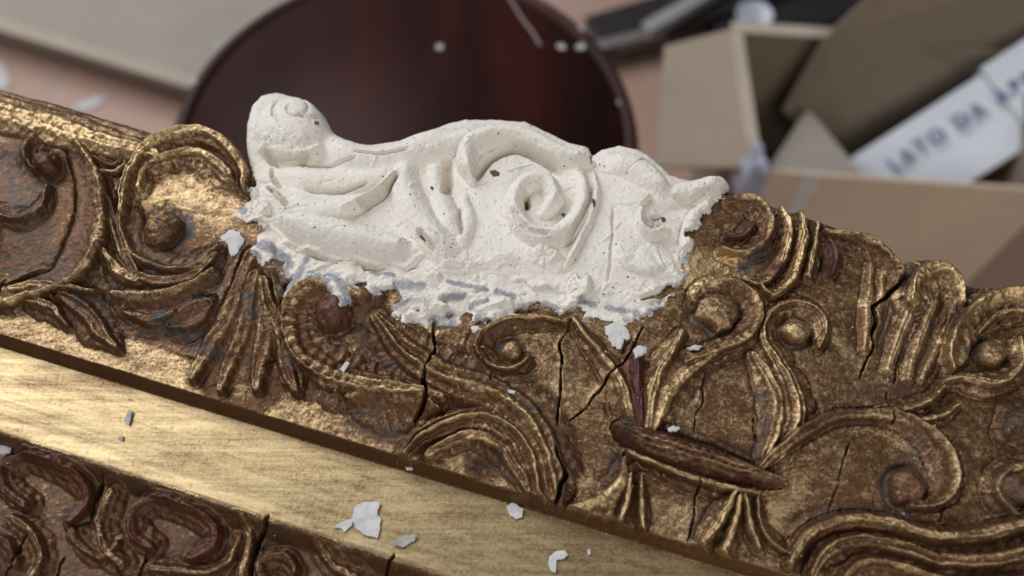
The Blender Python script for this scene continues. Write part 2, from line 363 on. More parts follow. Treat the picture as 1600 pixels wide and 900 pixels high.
stroke([(1700, 720, 12), (1640, 728, 12), (1590, 735, 13), (1565, 765, 13), (1585, 800, 9)], 12, 3.2, dome, s11, gold=0.4, grey=0.2)
bead(1592, 764, 26, 4.4, part('bead', s11), gold=0.2, red=0.8)
s12 = part('leaf')
stroke([(1640, 650, 14), (1600, 656, 18), (1572, 676, 8)], 16, 3.4, dome, s12, gold=0.3, grey=0.45)
# ---- cresting on the right
s13 = part('scroll')
stroke([(1690, 470, 18), (1600, 462, 20), (1552, 474, 20), (1512, 504, 18), (1492, 545, 13), (1488, 575, 6)], 18, 4.2, lean_r, s13, gold=0.85)
stroke([(1660, 505, 5), (1600, 488, 8), (1558, 494, 8), (1528, 522, 5)], 7, 3.4, dome, s13, gold=0.5)
stroke([(1470, 600, 4), (1500, 588, 9), (1540, 598, 11), (1576, 586, 11), (1594, 556, 8), (1590, 530, 4)], 10, 3.4, dome, s13, gold=0.66)
bead(1554, 554, 22, 4.6, part('bead', s13), gold=0.4, red=0.55)
l11 = part('leaf')
stroke([(1428, 470, 14, 3.6), (1440, 436, 20, 4.6), (1468, 424, 22, 4.6), (1494, 444, 15, 3.8), (1502, 480, 8, 2)], 18, 4.6, dome, l11, gold=0.80)
for a in ([(1436, 450, 10), (1412, 510, 12), (1388, 575, 7)], [(1464, 455, 9), (1444, 515, 11), (1418, 590, 7)], [(1494, 470, 9), (1474, 525, 10), (1440, 590, 6)]):
    stroke(a, 11, 1.1, dome, l11, gold=0.56, grey=0.1, halo=.5, foot=1.5, lobe=0)
l12 = part('leaf')
stroke([(1290, 362, 8, 3), (1340, 372, 12, 4), (1382, 396, 13, 4), (1404, 426, 11, 3.4), (1392, 448, 6, 2)], 11, 4, dome, l12, gold=0.45)
for a in ([(1362, 410, 6), (1358, 470, 9), (1350, 545, 6)], [(1380, 415, 6), (1376, 470, 8), (1362, 540, 5)]):
    stroke(a, 7, 0.8, dome, l12, gold=0.5, halo=.4, foot=1.6, lobe=0)
stroke([(1292, 372, 4), (1304, 398, 9), (1298, 428, 5)], 8, 2.6, dome, l12, gold=0.35, red=0.7)
dent(1280, 408, 24, 2.0)
s14 = part('scroll')
stroke([(1222, 326, 7), (1232, 352, 10), (1228, 388, 11), (1210, 420, 12), (1188, 440, 10), (1160, 436, 5)], 11, 2.6, dome, s14, gold=0.7, red=0.1, foot=1.3, lobe=0)
stroke([(1252, 330, 7), (1256, 362, 11), (1248, 402, 12), (1232, 438, 13), (1208, 458, 11), (1192, 446, 6)], 11, 2.8, dome, s14, gold=0.7, red=0.2, foot=1.3, lobe=0)
tone([(1216, 420), (1206, 442)], 9, red=.9, gold=.1)
stroke([(1278, 350, 6), (1272, 390, 9), (1262, 430, 7)], 8, 2.0, dome, s14, gold=0.55, red=0.2)
s15 = part('scroll')
stroke([(1150, 312, 10), (1180, 316, 12), (1200, 338, 12), (1194, 370, 12), (1164, 392, 11), (1130, 388, 7)], 11, 3.8, dome, s15, gold=0.5, red=0.35)
stroke([(1136, 368, 4), (1160, 366, 8), (1176, 350, 7)], 7, 2.6, dome, s15, gold=0.3, red=0.6)
tone([(1075, 420), (1110, 410), (1150, 415)], 36, gold=1.05, grey=0, red=0)
tone([(1090, 450), (1120, 430)], 24, gold=0.95, grey=0)
tone([(1190, 400), (1160, 420)], 20, grey=0.8)
# ---- inner carved band
IZ = [(-40, 1), ]
def loop(pts, **k): stroke(pts, 11, 3.6, dome, k.pop('pid'), foot=1.5, lobe=.1, gold=0.22, red=k.pop('red', .3), halo=0.3, **k)
b1 = part('scroll'); loop([(42, 786), (12, 760), (10, 732), (40, 718), (90, 732), (126, 756), (134, 784), (112, 808)], pid=b1, red=.5)
b2 = part('scroll'); loop([(236, 850), (212, 830), (216, 796), (250, 786), (300, 802), (332, 826), (330, 850), (300, 866)], pid=b2, red=.5)
b3 = part('leaf'); stroke([(176, 770), (162, 806), (165, 850), (190, 880)], 11, 3, dome, b3, gold=0.3, halo=.3)
b4 = part('leaf'); stroke([(20, 815), (40, 830), (60, 870), (40, 910)], 12, 3, dome, b4, gold=0.4, halo=.3)
b5 = part('scroll'); loop([(480, 930), (420, 905), (415, 880), (440, 872), (456, 890)], pid=b5)
b6 = part('leaf'); stroke([(120, 830), (130, 850), (160, 868), (180, 850)], 9, 2.6, dome, b6, gold=0.3, halo=.3)
b7 = part('leaf'); stroke([(240, 888), (300, 892), (350, 880), (372, 840)], 9, 2.6, dome, b7, gold=0.3, halo=.3)
b8 = part('leaf'); stroke([(380, 815), (388, 850), (376, 900)], 10, 2.4, dome, b8, gold=0.36, halo=.3)
b9 = part('leaf'); stroke([(500, 850), (520, 880), (560, 900)], 10, 2.4, dome, b9, gold=0.36, halo=.3)
b10 = part('leaf'); stroke([(-20, 850), (5, 850), (20, 880)], 12, 3, dome, b10, gold=0.2, red=.5, halo=.3)
# ---- the carving goes on past both edges of the picture
def again(pts, dx, dy): return [(p[0]+dx, p[1]+dy)+tuple(p[2:]) for p in pts]
e1 = part('scroll'); stroke(again([(1278, 540, 5), (1286, 508, 9), (1268, 482, 10), (1235, 476, 12), (1206, 494, 12), (1198, 526, 13), (1214, 562, 16), (1236, 606, 18), (1244, 648, 17), (1204, 724, 9)], 470, 110), 12, 3, flute(3, .35), e1, gold=.55)
bead(1716, 628, 20, 4.2, part('bead', e1), gold=.5, red=.4)
e2 = part('scroll'); stroke(again([(1186, 738, 7), (1266, 668, 13), (1360, 648, 12), (1448, 678, 20), (1482, 754, 19), (1428, 788, 7)], 500, 150), 13, 3.6, flute(2, .35), e2, gold=.5)
bead(1926, 908, 24, 4.4, part('bead', e2), gold=.4, red=.5)
e3 = part('leaf'); stroke([(1640, 560, 10), (1700, 530, 18), (1790, 540, 16), (1850, 600, 8)], 16, 3.6, dome, e3, gold=.6)
e4 = part('scroll'); stroke([(-60, 420, 12), (-40, 350, 16), (-80, 290, 16), (-150, 270, 15), (-200, 310, 14), (-180, 360, 8)], 14, 3.8, dome, e4, gold=.5)
bead(-120, 330, 27, 5, part('bead', e4), gold=.3, red=.5)
e5 = part('leaf'); stroke([(-60, 440, 10), (-130, 420, 16), (-220, 380, 14), (-300, 330, 8)], 14, 3.4, flute(2, .3), e5, gold=.5)
e6 = part('scroll'); stroke(again([(42, 786), (12, 760), (10, 732), (40, 718), (90, 732), (126, 756), (134, 784), (112, 808)], -210, -60), 11, 3.6, dome, e6, gold=.25, red=.3)
# ---- cracks in the old gesso and wood
cut([(680, 498, 3), (679, 555, 3), (664, 600, 4.5), (668, 628, 4), (648, 660, 3)], 3.5, 4)
cut([(892, 500), (874, 535), (880, 562), (876, 600), (870, 665)], 2.6, 3.5)
cut([(1008, 508), (980, 560), (948, 592), (925, 625), (893, 656)], 2.6, 3.5)
cut([(868, 700, 3), (880, 745, 5), (866, 795, 3)], 4, 4)
cut([(1406, 436, 5), (1384, 462, 5), (1366, 480, 4), (1362, 550, 2), (1345, 590, 1.6)], 4, 4)
cut([(1410, 545), (1396, 600)], 2, 2)
cut([(1104, 580), (1086, 675)], 1.8, 2); cut([(1178, 650), (1184, 690)], 1.6, 2)
cut([(1090, 750), (1076, 845)], 1.8, 2.5); cut([(1330, 690), (1306, 770), (1296, 800)], 1.8, 1.6)
cut([(1478, 790), (1470, 812), (1480, 840)], 2, 2); cut([(1386, 612), (1388, 665)], 1.8, 2)
cut([(8, 438, 3), (4, 478, 3)], 3, 3); cut([(437, 552), (415, 578)], 2, 2)
cut([(1190, 446), (1240, 456), (1275, 470)], 1.5, 1.2); cut([(770, 580), (766, 600)], 1.5, 1.5)
cut([(160, 738, 3), (156, 770, 4), (144, 810, 3)], 3, 3.5); cut([(416, 806, 4), (406, 850, 5), (392, 910, 5)], 5, 5)
cut([(44, 836, 3), (30, 870, 3), (10, 905, 3)], 3, 3); cut([(102, 872), (90, 900)], 2.5, 3)
cut([(226, 866), (214, 905)], 2.8, 3); cut([(615, 868, 3), (600, 905, 3)], 3, 3); cut([(184, 880), (192, 905)], 2, 2)
# ---- toning seen in the hollows of the ground
for a, wd in (([(985, 660), (965, 715), (955, 770)], 18), ([(640, 690), (600, 670), (560, 655)], 26), ([(1190, 620), (1200, 660), (1180, 700)], 14), ([(1060, 672), (1120, 700), (1180, 715)], 10),
              ([(560, 500), (580, 550), (640, 590)], 16), ([(700, 560), (780, 600), (850, 660), (880, 730)], 9), ([(1110, 790), (1080, 830)], 9), ([(1270, 810), (1340, 795), (1420, 805)], 12),
              ([(1430, 690), (1425, 730)], 18), ([(1520, 560), (1530, 540)], 14), ([(170, 300), (178, 340)], 14), ([(20, 270), (40, 310)], 30), ([(395, 470), (400, 500)], 14), ([(440, 560), (470, 590)], 16)):
    tone(a, wd*1.2, grey=0.45, gold=0.14)
tone([(1000, 590), (1004, 650)], 7, red=.8, gold=.15)
for a, wd in (([(1385, 470), (1375, 540)], 11), ([(1425, 425), (1400, 450)], 12), ([(1460, 500), (1435, 570)], 9), ([(1500, 480), (1485, 520)], 9), ([(1150, 345), (1165, 355)], 12), ([(1200, 385), (1188, 410)], 14), ([(1205, 330), (1212, 350)], 9), ([(1280, 395), (1285, 425)], 12), ([(1330, 610), (1380, 615), (1420, 600)], 14), ([(1590, 640), (1570, 670)], 16), ([(1570, 740), (1575, 770)], 12), ([(390, 560), (400, 600)], 10), ([(250, 500), (300, 530), (350, 560)], 14), ([(120, 470), (160, 470)], 10), ([(1560, 800), (1590, 790)], 14), ([(870, 690), (885, 740), (880, 780)], 9), ([(750, 720), (790, 730)], 22)):
    tone(a, wd*1.2, grey=0.42, gold=0.14)
for a, wd, g_ in (([(1320, 470), (1370, 470)], 14, .62), ([(1310, 530), (1330, 560)], 14, .6), ([(1210, 820), (1225, 780), (1245, 760)], 26, .62), ([(920, 790), (970, 760)], 10, .75), ([(1020, 560), (1050, 530)], 20, .45)):
    tone(a, wd, gold=g_, grey=0)
C_K += 0.22*sstep(1, 0.6, np.hypot((GX-mm(250, 470)[0])/52, (GY-mm(250, 470)[1])/32))*(wv > 11)
C_G -= 0.16*sstep(1, 0.6, np.hypot((GX-mm(250, 470)[0])/52, (GY-mm(250, 470)[1])/32))*(wv > 11)
C_G -= 0.14*sstep(1, 0.6, np.hypot((GX-mm(60, 330)[0])/34, (GY-mm(60, 330)[1])/30))*(wv > 11)
# ---- surface of the gilding
lum = vnoise(GX, GY, 3.0, 21, 4)-0.5
R += 0.30*lum*(SID != BANDP) + 0.14*(vnoise(GX, GY, 1.2, 22, 2)-0.5)*(SID != BANDP)
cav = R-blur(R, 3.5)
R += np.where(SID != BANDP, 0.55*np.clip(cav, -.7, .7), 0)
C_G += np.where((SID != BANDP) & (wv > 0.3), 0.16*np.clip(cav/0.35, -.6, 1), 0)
sa = along(GX, GY)
R += np.where(SID == BANDP, 0.16*(vnoise(sa*0.05, wv, 1.5, 23, 3)-0.5)+0.02*(vnoise(sa, wv, 2.2, 25, 2)-.5), 0)
C_G += np.where(SID == BANDP, 0.32*(vnoise(sa*0.06, wv, 1.1, 26, 3)-.5) - 0.16*sstep(.56, .7, vnoise(sa*.5, wv, 9, 27, 4)), 0)
R += np.where(SID == FILLET, 0.16*(vnoise(sa*0.1, wv, 1.2, 24, 3)-0.5), 0)
H = B + R
# rounded outer edge
RO = 4.0
dr = np.clip(DE, 0, RO); H = H-(RO-np.sqrt(np.clip(RO*RO-(RO-dr)**2, 0, None)))*1.6
BOT = -34.0
HF = np.where(DE > 0, H, BOT)

def build_grid(xs, ys, Z, mask_face, sid, parts, root, mats, attrs, bottom_flat=None, prefix=''):
    """cut a height grid into one mesh per part, sharing the normals of the whole relief"""
    ny, nxx = Z.shape
    gyv, gxv = np.gradient(Z, ys[1]-ys[0], xs[1]-xs[0])
    N = np.stack([-gxv, -gyv, np.ones_like(Z)], -1); N /= np.linalg.norm(N, axis=-1, keepdims=True)
    fs = sid[:-1, :-1]
    gxm, gym = np.meshgrid(xs, ys)
    objs = {}
    for pid, (nm, par) in parts.items():
        m = mask_face & (fs == pid); jj, ii = np.nonzero(m)
        if len(jj) < 12: continue
        v0 = jj*nxx+ii; quads = np.stack([v0, v0+1, v0+1+nxx, v0+nxx], 1)
        u, inv = np.unique(quads, return_inverse=True); inv = inv.reshape(-1, 4)
        co = np.stack([gxm.ravel()[u], gym.ravel()[u], Z.ravel()[u]], 1)/1000.0
        me = bpy.data.meshes.new(nm); me.vertices.add(len(u)); me.vertices.foreach_set('co', co.astype(np.float32).ravel())
        nf = len(jj); me.loops.add(nf*4); me.loops.foreach_set('vertex_index', inv.astype(np.int32).ravel())
        me.polygons.add(nf); me.polygons.foreach_set('loop_start', np.arange(0, nf*4, 4, dtype=np.int32))
        me.update(calc_edges=True)
        me.polygons.foreach_set('use_smooth', np.ones(nf, bool))
        a = me.color_attributes.new('tone', 'FLOAT_COLOR', 'POINT')
        cc = np.stack([attrs[0].ravel()[u], attrs[1].ravel()[u], attrs[2].ravel()[u], np.ones(len(u))], 1)
        a.data.foreach_set('color', cc.astype(np.float32).ravel())
        me.normals_split_custom_set_from_vertices(N.reshape(-1, 3)[u].tolist())
        me.materials.append(mats(nm))
        o = bpy.data.objects.new(nm, me); col.objects.link(o); objs[pid] = o
    for pid, o in objs.items():
        par = parts[pid][1]; o.parent = objs[par] if par in objs else root
    return objs

# ------------------------------------------------------------------ materials
def new_mat(name):
    m = bpy.data.materials.new(name); m.use_nodes = True; nt = m.node_tree
    return m, nt, nt.nodes['Principled BSDF'], nt.nodes.new, nt.links.new
def simple(name, c, rough=0.6, metal=0.0, var=0.15, scale=40.0, bump=0.0, bscale=200.0, spec=0.5, coat=0.0):
    m, nt, b, N, L = new_mat(name)
    tc = N('ShaderNodeTexCoord'); n = N('ShaderNodeTexNoise'); n.inputs['Scale'].default_value = scale; n.inputs['Detail'].default_value = 5
    L(tc.outputs['Object'], n.inputs['Vector'])
    r = N('ShaderNodeValToRGB'); r.color_ramp.elements[0].position = 0.3; r.color_ramp.elements[1].position = 0.7
    r.color_ramp.elements[0].color = (*[x*(1-var) for x in c], 1); r.color_ramp.elements[1].color = (*[min(1, x*(1+var)) for x in c], 1)
    L(n.outputs['Fac'], r.inputs['Fac']); L(r.outputs['Color'], b.inputs['Base Color'])
    b.inputs['Roughness'].default_value = rough; b.inputs['Metallic'].default_value = metal; b.inputs['Specular IOR Level'].default_value = spec
    b.inputs['Coat Weight'].default_value = coat
    if bump:
        n2 = N('ShaderNodeTexNoise'); n2.inputs['Scale'].default_value = bscale; n2.inputs['Detail'].default_value = 4; L(tc.outputs['Object'], n2.inputs['Vector'])
        bp = N('ShaderNodeBump'); bp.inputs['Strength'].default_value = bump; bp.inputs['Distance'].default_value = 0.001
        L(n2.outputs['Fac'], bp.inputs['Height']); L(bp.outputs['Normal'], b.inputs['Normal'])
    return m

def math_node(nt, op, a, b=None, c=None, clamp=False):
    n = nt.nodes.new('ShaderNodeMath'); n.operation = op; n.use_clamp = clamp
    for i, v in enumerate((a, b, c)):
        if v is None: continue
        if isinstance(v, (int, float)): n.inputs[i].default_value = v
        else: nt.links.new(v, n.inputs[i])
    return n.outputs[0]
def mix_col(nt, f, a, b):
    n = nt.nodes.new('ShaderNodeMix'); n.data_type = 'RGBA'
    if isinstance(f, (int, float)): n.inputs[0].default_value = f
    else: nt.links.new(f, n.inputs[0])
    for i, v in ((6, a), (7, b)):
        if isinstance(v, tuple): n.inputs[i].default_value = (*v, 1)
        else: nt.links.new(v, n.inputs[i])
    return n.outputs[2]
def mix_f(nt, f, a, b):
    n = nt.nodes.new('ShaderNodeMix'); n.data_type = 'FLOAT'
    nt.links.new(f, n.inputs[0])
    for i, v in ((2, a), (3, b)):
        if isinstance(v, (int, float)): n.inputs[i].default_value = v
        else: nt.links.new(v, n.inputs[i])
    return n.outputs[0]

def gilding(satin=False):
    m, nt, b, N, L = new_mat('satin_gilding' if satin else 'worn_gilding')
    at_ = N('ShaderNodeAttribute'); at_.attribute_name = 'tone'
    sep = N('ShaderNodeSeparateColor'); L(at_.outputs['Color'], sep.inputs[0])
    tc = N('ShaderNodeTexCoord')
    mp = N('ShaderNodeMapping'); mp.inputs['Rotation'].default_value = (0, 0, math.radians(16)); mp.inputs['Rotation'].default_value = (0, 0, -math.atan2(ax[1], ax[0])); mp.inputs['Scale'].default_value = (0.05 if satin else 0.42, 1, 1)
    L(tc.outputs['Object'], mp.inputs['Vector'])
    def noise(scale, det, vec, rough=0.6, dist=0.0):
        n = N('ShaderNodeTexNoise'); n.inputs['Scale'].default_value = scale; n.inputs['Detail'].default_value = det; n.inputs['Roughness'].default_value = rough
        n.inputs['Distortion'].default_value = dist; L(vec, n.inputs['Vector']); return n.outputs['Fac']
    n1 = noise(420, 6, mp.outputs[0], 0.75); n2 = noise(1150, 5, tc.outputs['Object'], 0.7, 0.4); n3 = noise(70, 4, tc.outputs['Object'], 0.6); n4 = noise(520, 5, tc.outputs['Object'], 0.7, 0.6)
    mixn = math_node(nt, 'ADD', math_node(nt, 'MULTIPLY', n1, 0.38), math_node(nt, 'ADD', math_node(nt, 'MULTIPLY', n2, 0.42), math_node(nt, 'MULTIPLY', n3, 0.20)))
    def mask(val, gain, sharp):
        v = math_node(nt, 'ADD', val, math_node(nt, 'MULTIPLY', math_node(nt, 'SUBTRACT', mixn, 0.5), gain))
        return math_node(nt, 'MULTIPLY_ADD', math_node(nt, 'SUBTRACT', v, 0.5), sharp, 0.5, clamp=True)
    g = mask(sep.outputs[0], 2.4 if satin else 4.0, 1.8)
    mixk = math_node(nt, 'SUBTRACT', 1.0, n4)
    k = math_node(nt, 'MULTIPLY_ADD', math_node(nt, 'SUBTRACT', math_node(nt, 'ADD', sep.outputs[1], math_node(nt, 'MULTIPLY', math_node(nt, 'SUBTRACT', mixk, 0.5), 2.4)), 0.5), 1.8, 0.5, clamp=True)
    r = math_node(nt, 'MULTIPLY_ADD', math_node(nt, 'SUBTRACT', math_node(nt, 'ADD', sep.outputs[2], math_node(nt, 'MULTIPLY', math_node(nt, 'SUBTRACT', n1, 0.5), 2.0)), 0.5), 4.0, 0.5, clamp=True)
    brown = mix_col(nt, n4, (0.032, 0.014, 0.007), (0.205, 0.094, 0.038))
    gold = mix_col(nt, n1, (0.37, 0.235, 0.105), (0.67, 0.50, 0.285)) if not satin else mix_col(nt, n1, (0.40, 0.285, 0.135), (0.60, 0.475, 0.275))
    c = mix_col(nt, g, brown, gold)
    c = mix_col(nt, r, c, mix_col(nt, n4, (0.022, 0.006, 0.005), (0.115, 0.022, 0.014)))
    c = mix_col(nt, k, c, mix_col(nt, n2, (0.022, 0.019, 0.016), (0.066, 0.060, 0.056)))
    L(c, b.inputs['Base Color'])
    met = mix_f(nt, g, 0.6, 1.0); met = mix_f(nt, r, met, 0.0); met = mix_f(nt, k, met, 0.05); L(met, b.inputs['Metallic'])
    ro = mix_f(nt, g, 0.42, 0.48 if satin else 0.34); ro = mix_f(nt, r, ro, 0.34); ro = mix_f(nt, k, ro, 0.48)
    L(math_node(nt, 'ADD', ro, math_node(nt, 'MULTIPLY', math_node(nt, 'SUBTRACT', n2, 0.5), 0.25)), b.inputs['Roughness'])
    bp = N('ShaderNodeBump'); bp.inputs['Strength'].default_value = 0.22 if satin else 0.65; bp.inputs['Distance'].default_value = 0.0005
    hh = math_node(nt, 'ADD', math_node(nt, 'MULTIPLY', mixn, 1.6), math_node(nt, 'MULTIPLY', n4, 0.7)); L(hh, bp.inputs['Height']); L(bp.outputs['Normal'], b.inputs['Normal'])
    return m
def plaster():
    m, nt, b, N, L = new_mat('drying_plaster')
    at_ = N('ShaderNodeAttribute'); at_.attribute_name = 'tone'
    sep = N('ShaderNodeSeparateColor'); L(at_.outputs['Color'], sep.inputs[0])
    tc = N('ShaderNodeTexCoord')
    def noise(scale, det, rough=0.6, dist=0.0):
        n = N('ShaderNodeTexNoise'); n.inputs['Scale'].default_value = scale; n.inputs['Detail'].default_value = det; n.inputs['Roughness'].default_value = rough
        n.inputs['Distortion'].default_value = dist; L(tc.outputs['Object'], n.inputs['Vector']); return n.outputs['Fac']
    n1 = noise(60, 5); n2 = noise(520, 5, 0.7); n3 = noise(1700, 3)
    c = mix_col(nt, n1, (0.79, 0.725, 0.645), (0.87, 0.825, 0.76))
    # damp smears over the toned wood, where the skin of plaster is thin
    th = math_node(nt, 'MULTIPLY_ADD', math_node(nt, 'SUBTRACT', math_node(nt, 'ADD', sep.outputs[0], math_node(nt, 'MULTIPLY', math_node(nt, 'SUBTRACT', n2, 0.5), 1.5)), 0.5), 2.2, 0.5, clamp=True)
    c = mix_col(nt, math_node(nt, 'MULTIPLY', th, 0.9), c, mix_col(nt, n3, (0.16, 0.15, 0.165), (0.50, 0.51, 0.57)))
    # ochre tint along the cut hollows
    c = mix_col(nt, math_node(nt, 'MULTIPLY', sep.outputs[1], 0.75), c, (0.46, 0.37, 0.27))
    # brown specks picked up from the mould
    vo = N('ShaderNodeTexVoronoi'); vo.inputs['Scale'].default_value = 420; L(tc.outputs['Object'], vo.inputs['Vector'])
    sp = math_node(nt, 'MULTIPLY', math_node(nt, 'LESS_THAN', vo.outputs['Distance'], math_node(nt, 'MULTIPLY', n2, 0.26)), math_node(nt, 'GREATER_THAN', noise(90, 2), 0.50))
    sepv = N('ShaderNodeSeparateColor'); L(vo.outputs['Color'], sepv.inputs[0])
    sp = math_node(nt, 'MULTIPLY', sp, math_node(nt, 'GREATER_THAN', sepv.outputs[0], 0.42))
    sp = math_node(nt, 'MULTIPLY', sp, math_node(nt, 'SUBTRACT', 1.0, sep.outputs[2]))
    c = mix_col(nt, sp, c, (0.13, 0.085, 0.06))
    L(c, b.inputs['Base Color']); b.inputs['Roughness'].default_value = 0.82; b.inputs['Specular IOR Level'].default_value = 0.3
    vp = N('ShaderNodeTexVoronoi'); vp.inputs['Scale'].default_value = 480; L(tc.outputs['Object'], vp.inputs['Vector'])
    pit = math_node(nt, 'MULTIPLY', math_node(nt, 'SUBTRACT', 0.25, vp.outputs['Distance'], clamp=True), -3.0)
    bp = N('ShaderNodeBump'); bp.inputs['Strength'].default_value = 0.9; bp.inputs['Distance'].default_value = 0.0006
    hh = math_node(nt, 'ADD', pit, math_node(nt, 'ADD', math_node(nt, 'MULTIPLY', n2, 1.1), math_node(nt, 'MULTIPLY', n3, 0.5))); L(hh, bp.inputs['Height']); L(bp.outputs['Normal'], b.inputs['Normal'])
    return m
M_GILD = gilding(); M_BAND = gilding(True); M_PL = plaster()

def thing(name, label, cat, loc=(0, 0, 0), group=None):
    o = bpy.data.objects.new(name, None); col.objects.link(o); o.location = loc; o.empty_display_size = 0.02
    o['label'] = label; o['category'] = cat
    if group: o['group'] = group
    return o
def tag(o, label, cat, group=None):
    o['label'] = label; o['category'] = cat
    if group: o['group'] = group
    return o
# ------------------------------------------------------------------ the frame
frame = thing('carved_picture_frame', 'worn gilded wooden picture frame with carved scrolls, beads, leaves and cracks', 'picture frame', tuple(T0))
inside_v = DE > -GS*1.5
mf = inside_v[:-1, :-1] & inside_v[1:, 1:] & inside_v[:-1, 1:] & inside_v[1:, :-1]
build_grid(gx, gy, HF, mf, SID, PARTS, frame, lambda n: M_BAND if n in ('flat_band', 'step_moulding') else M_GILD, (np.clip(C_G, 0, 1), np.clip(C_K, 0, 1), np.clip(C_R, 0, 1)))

# ------------------------------------------------------------------ the plaster repair
PGS = 0.27
PX0, PX1, PY0, PY1 = mm(330, 300)[0]-4, mm(1190, 300)[0]+6, mm(800, 560)[1]-2, mm(800, 130, 6)[1]+4
px_ = np.arange(PX0, PX1, PGS); py_ = np.arange(PY0, PY1, PGS)
QX, QY = np.meshgrid(px_, py_)
PWX = QX + 0.35*(vnoise(QX, QY, 4.0, 41)-0.5)*2 + 0.25*(vnoise(QX, QY, 1.2, 43)-0.5)*2
PWY = QY + 0.35*(vnoise(QX, QY, 4.0, 42)-0.5)*2 + 0.25*(vnoise(QX, QY, 1.2, 44)-0.5)*2
# frame relief under it
fi = (QX-X0)/GS; fj = (QY-Y0)/GS; i_ = np.clip(fi.astype(int), 0, NX-2); j_ = np.clip(fj.astype(int), 0, NY-2); a_ = fi-i_; b_ = fj-j_
def under(A): return (A[j_, i_]*(1-a_)+A[j_, i_+1]*a_)*(1-b_)+(A[j_+1, i_]*(1-a_)+A[j_+1, i_+1]*a_)*b_
HU = under(np.where(DE > 0.6, H, -1.0)); BU = base(QX, QY)
TOPL = [(388, 262), (384, 228), (385, 196), (392, 170), (408, 153), (434, 147), (464, 154), (492, 168), (510, 188), (522, 210), (546, 224), (582, 228), (622, 222), (662, 209),
        (702, 194), (728, 189), (772, 189), (822, 193), (852, 206), (890, 225), (921, 232), (926, 244), (937, 236), (966, 229), (1000, 237), (1016, 246), (1034, 262), (1048, 275), (1080, 278),
        (1110, 269), (1132, 271), (1146, 290)]
LOWL = [(1143, 314), (1126, 322), (1108, 344), (1094, 368), (1084, 396), (1074, 422), (1068, 450), (1050, 474), (1012, 490), (985, 499), (940, 505), (902, 502), (852, 490), (822, 494), (792, 508), (756, 524),
        (742, 510), (730, 492), (712, 502), (690, 500), (668, 512), (650, 508), (640, 526), (618, 512), (612, 490), (600, 464), (572, 466), (552, 474), (538, 492), (520, 470), (492, 448), (466, 456), (446, 470),
        (440, 440), (428, 424), (408, 414), (394, 394), (386, 352), (366, 330), (374, 300)]
ppoly = [mm(a, b, 5.5) for a, b in TOPL] + [mmb(a, b, 1.2) for a, b in LOWL]
lowset = [mmb(a, b, 1.2) for a, b in LOWL]
DP0 = poly_dist(ppoly, QX, QY)
edgen = (vnoise(QX, QY, 5.5, 51, 4)-0.5)*9.0
# distance to the lower, smeared border
dl = np.full(QX.shape, 1e9)
for i in range(len(lowset)-1):
    (x1, y1), (x2, y2) = lowset[i], lowset[i+1]; ex, ey = x2-x1, y2-y1
    t = np.clip(((QX-x1)*ex+(QY-y1)*ey)/(ex*ex+ey*ey), 0, 1); dl = np.minimum(dl, np.hypot(QX-x1-t*ex, QY-y1-t*ey))
lowness = sstep(9, 2, dl)
hole = sstep(.56, .66, vnoise(QX*.6+QY*.3, QY-.3*QX, 6.0, 53, 4))*sstep(12, 5, dl)
DP = DP0 + edgen*lowness - 5.0*hole + 0.35*(vnoise(QX, QY, 1.1, 52, 2)-0.5)*2
PR = np.zeros(QX.shape); PID = np.zeros(QX.shape, np.int16); PPARTS = {0: ('plaster_body', None)}
K_T = np.zeros(QX.shape); K_O = np.zeros(QX.shape)
# body level above the frame face
lvl = 6.0*sstep(4, 24, dl) + 1.5*sstep(0, 5, dl)
BODY = BU*(1-0.4*sstep(3, 12, dl)) + 0.1 + 1.4*sstep(2, 11, dl) + lvl*0.75*sstep(1, 9, dl)
def conv_p(px, py, h):                                # pixel on the plaster, h mm above the body
    x, y = mm(px, py, 6)
    for _ in range(4):
        i = min(max(int((x-PX0)/PGS), 0), QX.shape[1]-1); j = min(max(int((y-PY0)/PGS), 0), QX.shape[0]-1)
        x, y = mm(px, py, float(BODY[j, i])+h)
    return x, y
def pround(s, t): return np.clip(1-np.abs(s)**1.8, 0, 1)**0.85
def pst(pts, w=12, h=2.5, prof=dome, pid=0, k=0.6, add=False, ochre=0.0, fade=True):
    if prof is dome: prof = pround; k = max(k, 0.7)
    c = field(pts, h, w, 1.6, conv_p); r = near(c, 1.2, PWX, PWY)
    if r is None: return
    sl, d, S, Tt, Hh = r; e = (np.clip(np.minimum(Tt, 1-Tt)*9+0.35, 0, 1) if k < 1.2 else np.clip(np.minimum(Tt, 1-Tt)*5+0.02, 0, 1)**.7) if fade else 1.0; ins = d < 1
    v = Hh*1.25*prof(np.clip(S, -1, 1), Tt)*e
    if add: PR[sl] = PR[sl]+np.where(ins, v, 0)
    else:
        new = np.where(ins, smax(PR[sl], v, k), PR[sl])
        if pid: PID[sl] = np.where(ins & (v > PR[sl]+0.1) & (v > .3), pid, PID[sl])
        PR[sl] = new
    if ochre: K_O[sl] = np.maximum(K_O[sl], np.where(ins, ochre*(1-d*d), 0))
def ppart(n):
    i = len(PPARTS); PPARTS[i] = (n, None); return i
def pcut(pts, w=6, depth=1.5, ochre=0.35): pst(pts, w, -depth, soft, add=True, ochre=ochre)
head = ppart('scroll_head')
pst([(452, 190, 62), (456, 194, 62)], 62, 5.4, lambda s, t: np.clip(1-np.abs(s)**2.2, 0, 1)**0.6, head, fade=False)
pst([(404, 226, 10), (440, 238, 15), (478, 240, 14), (508, 226, 8)], 12, 3.4, dome, head)
swp = ppart('leaf')
pst([(505, 208, 26), (550, 240, 30), (610, 242, 30), (670, 222, 32), (730, 208, 28)], 22, 3.4, dome, swp, k=1.6)
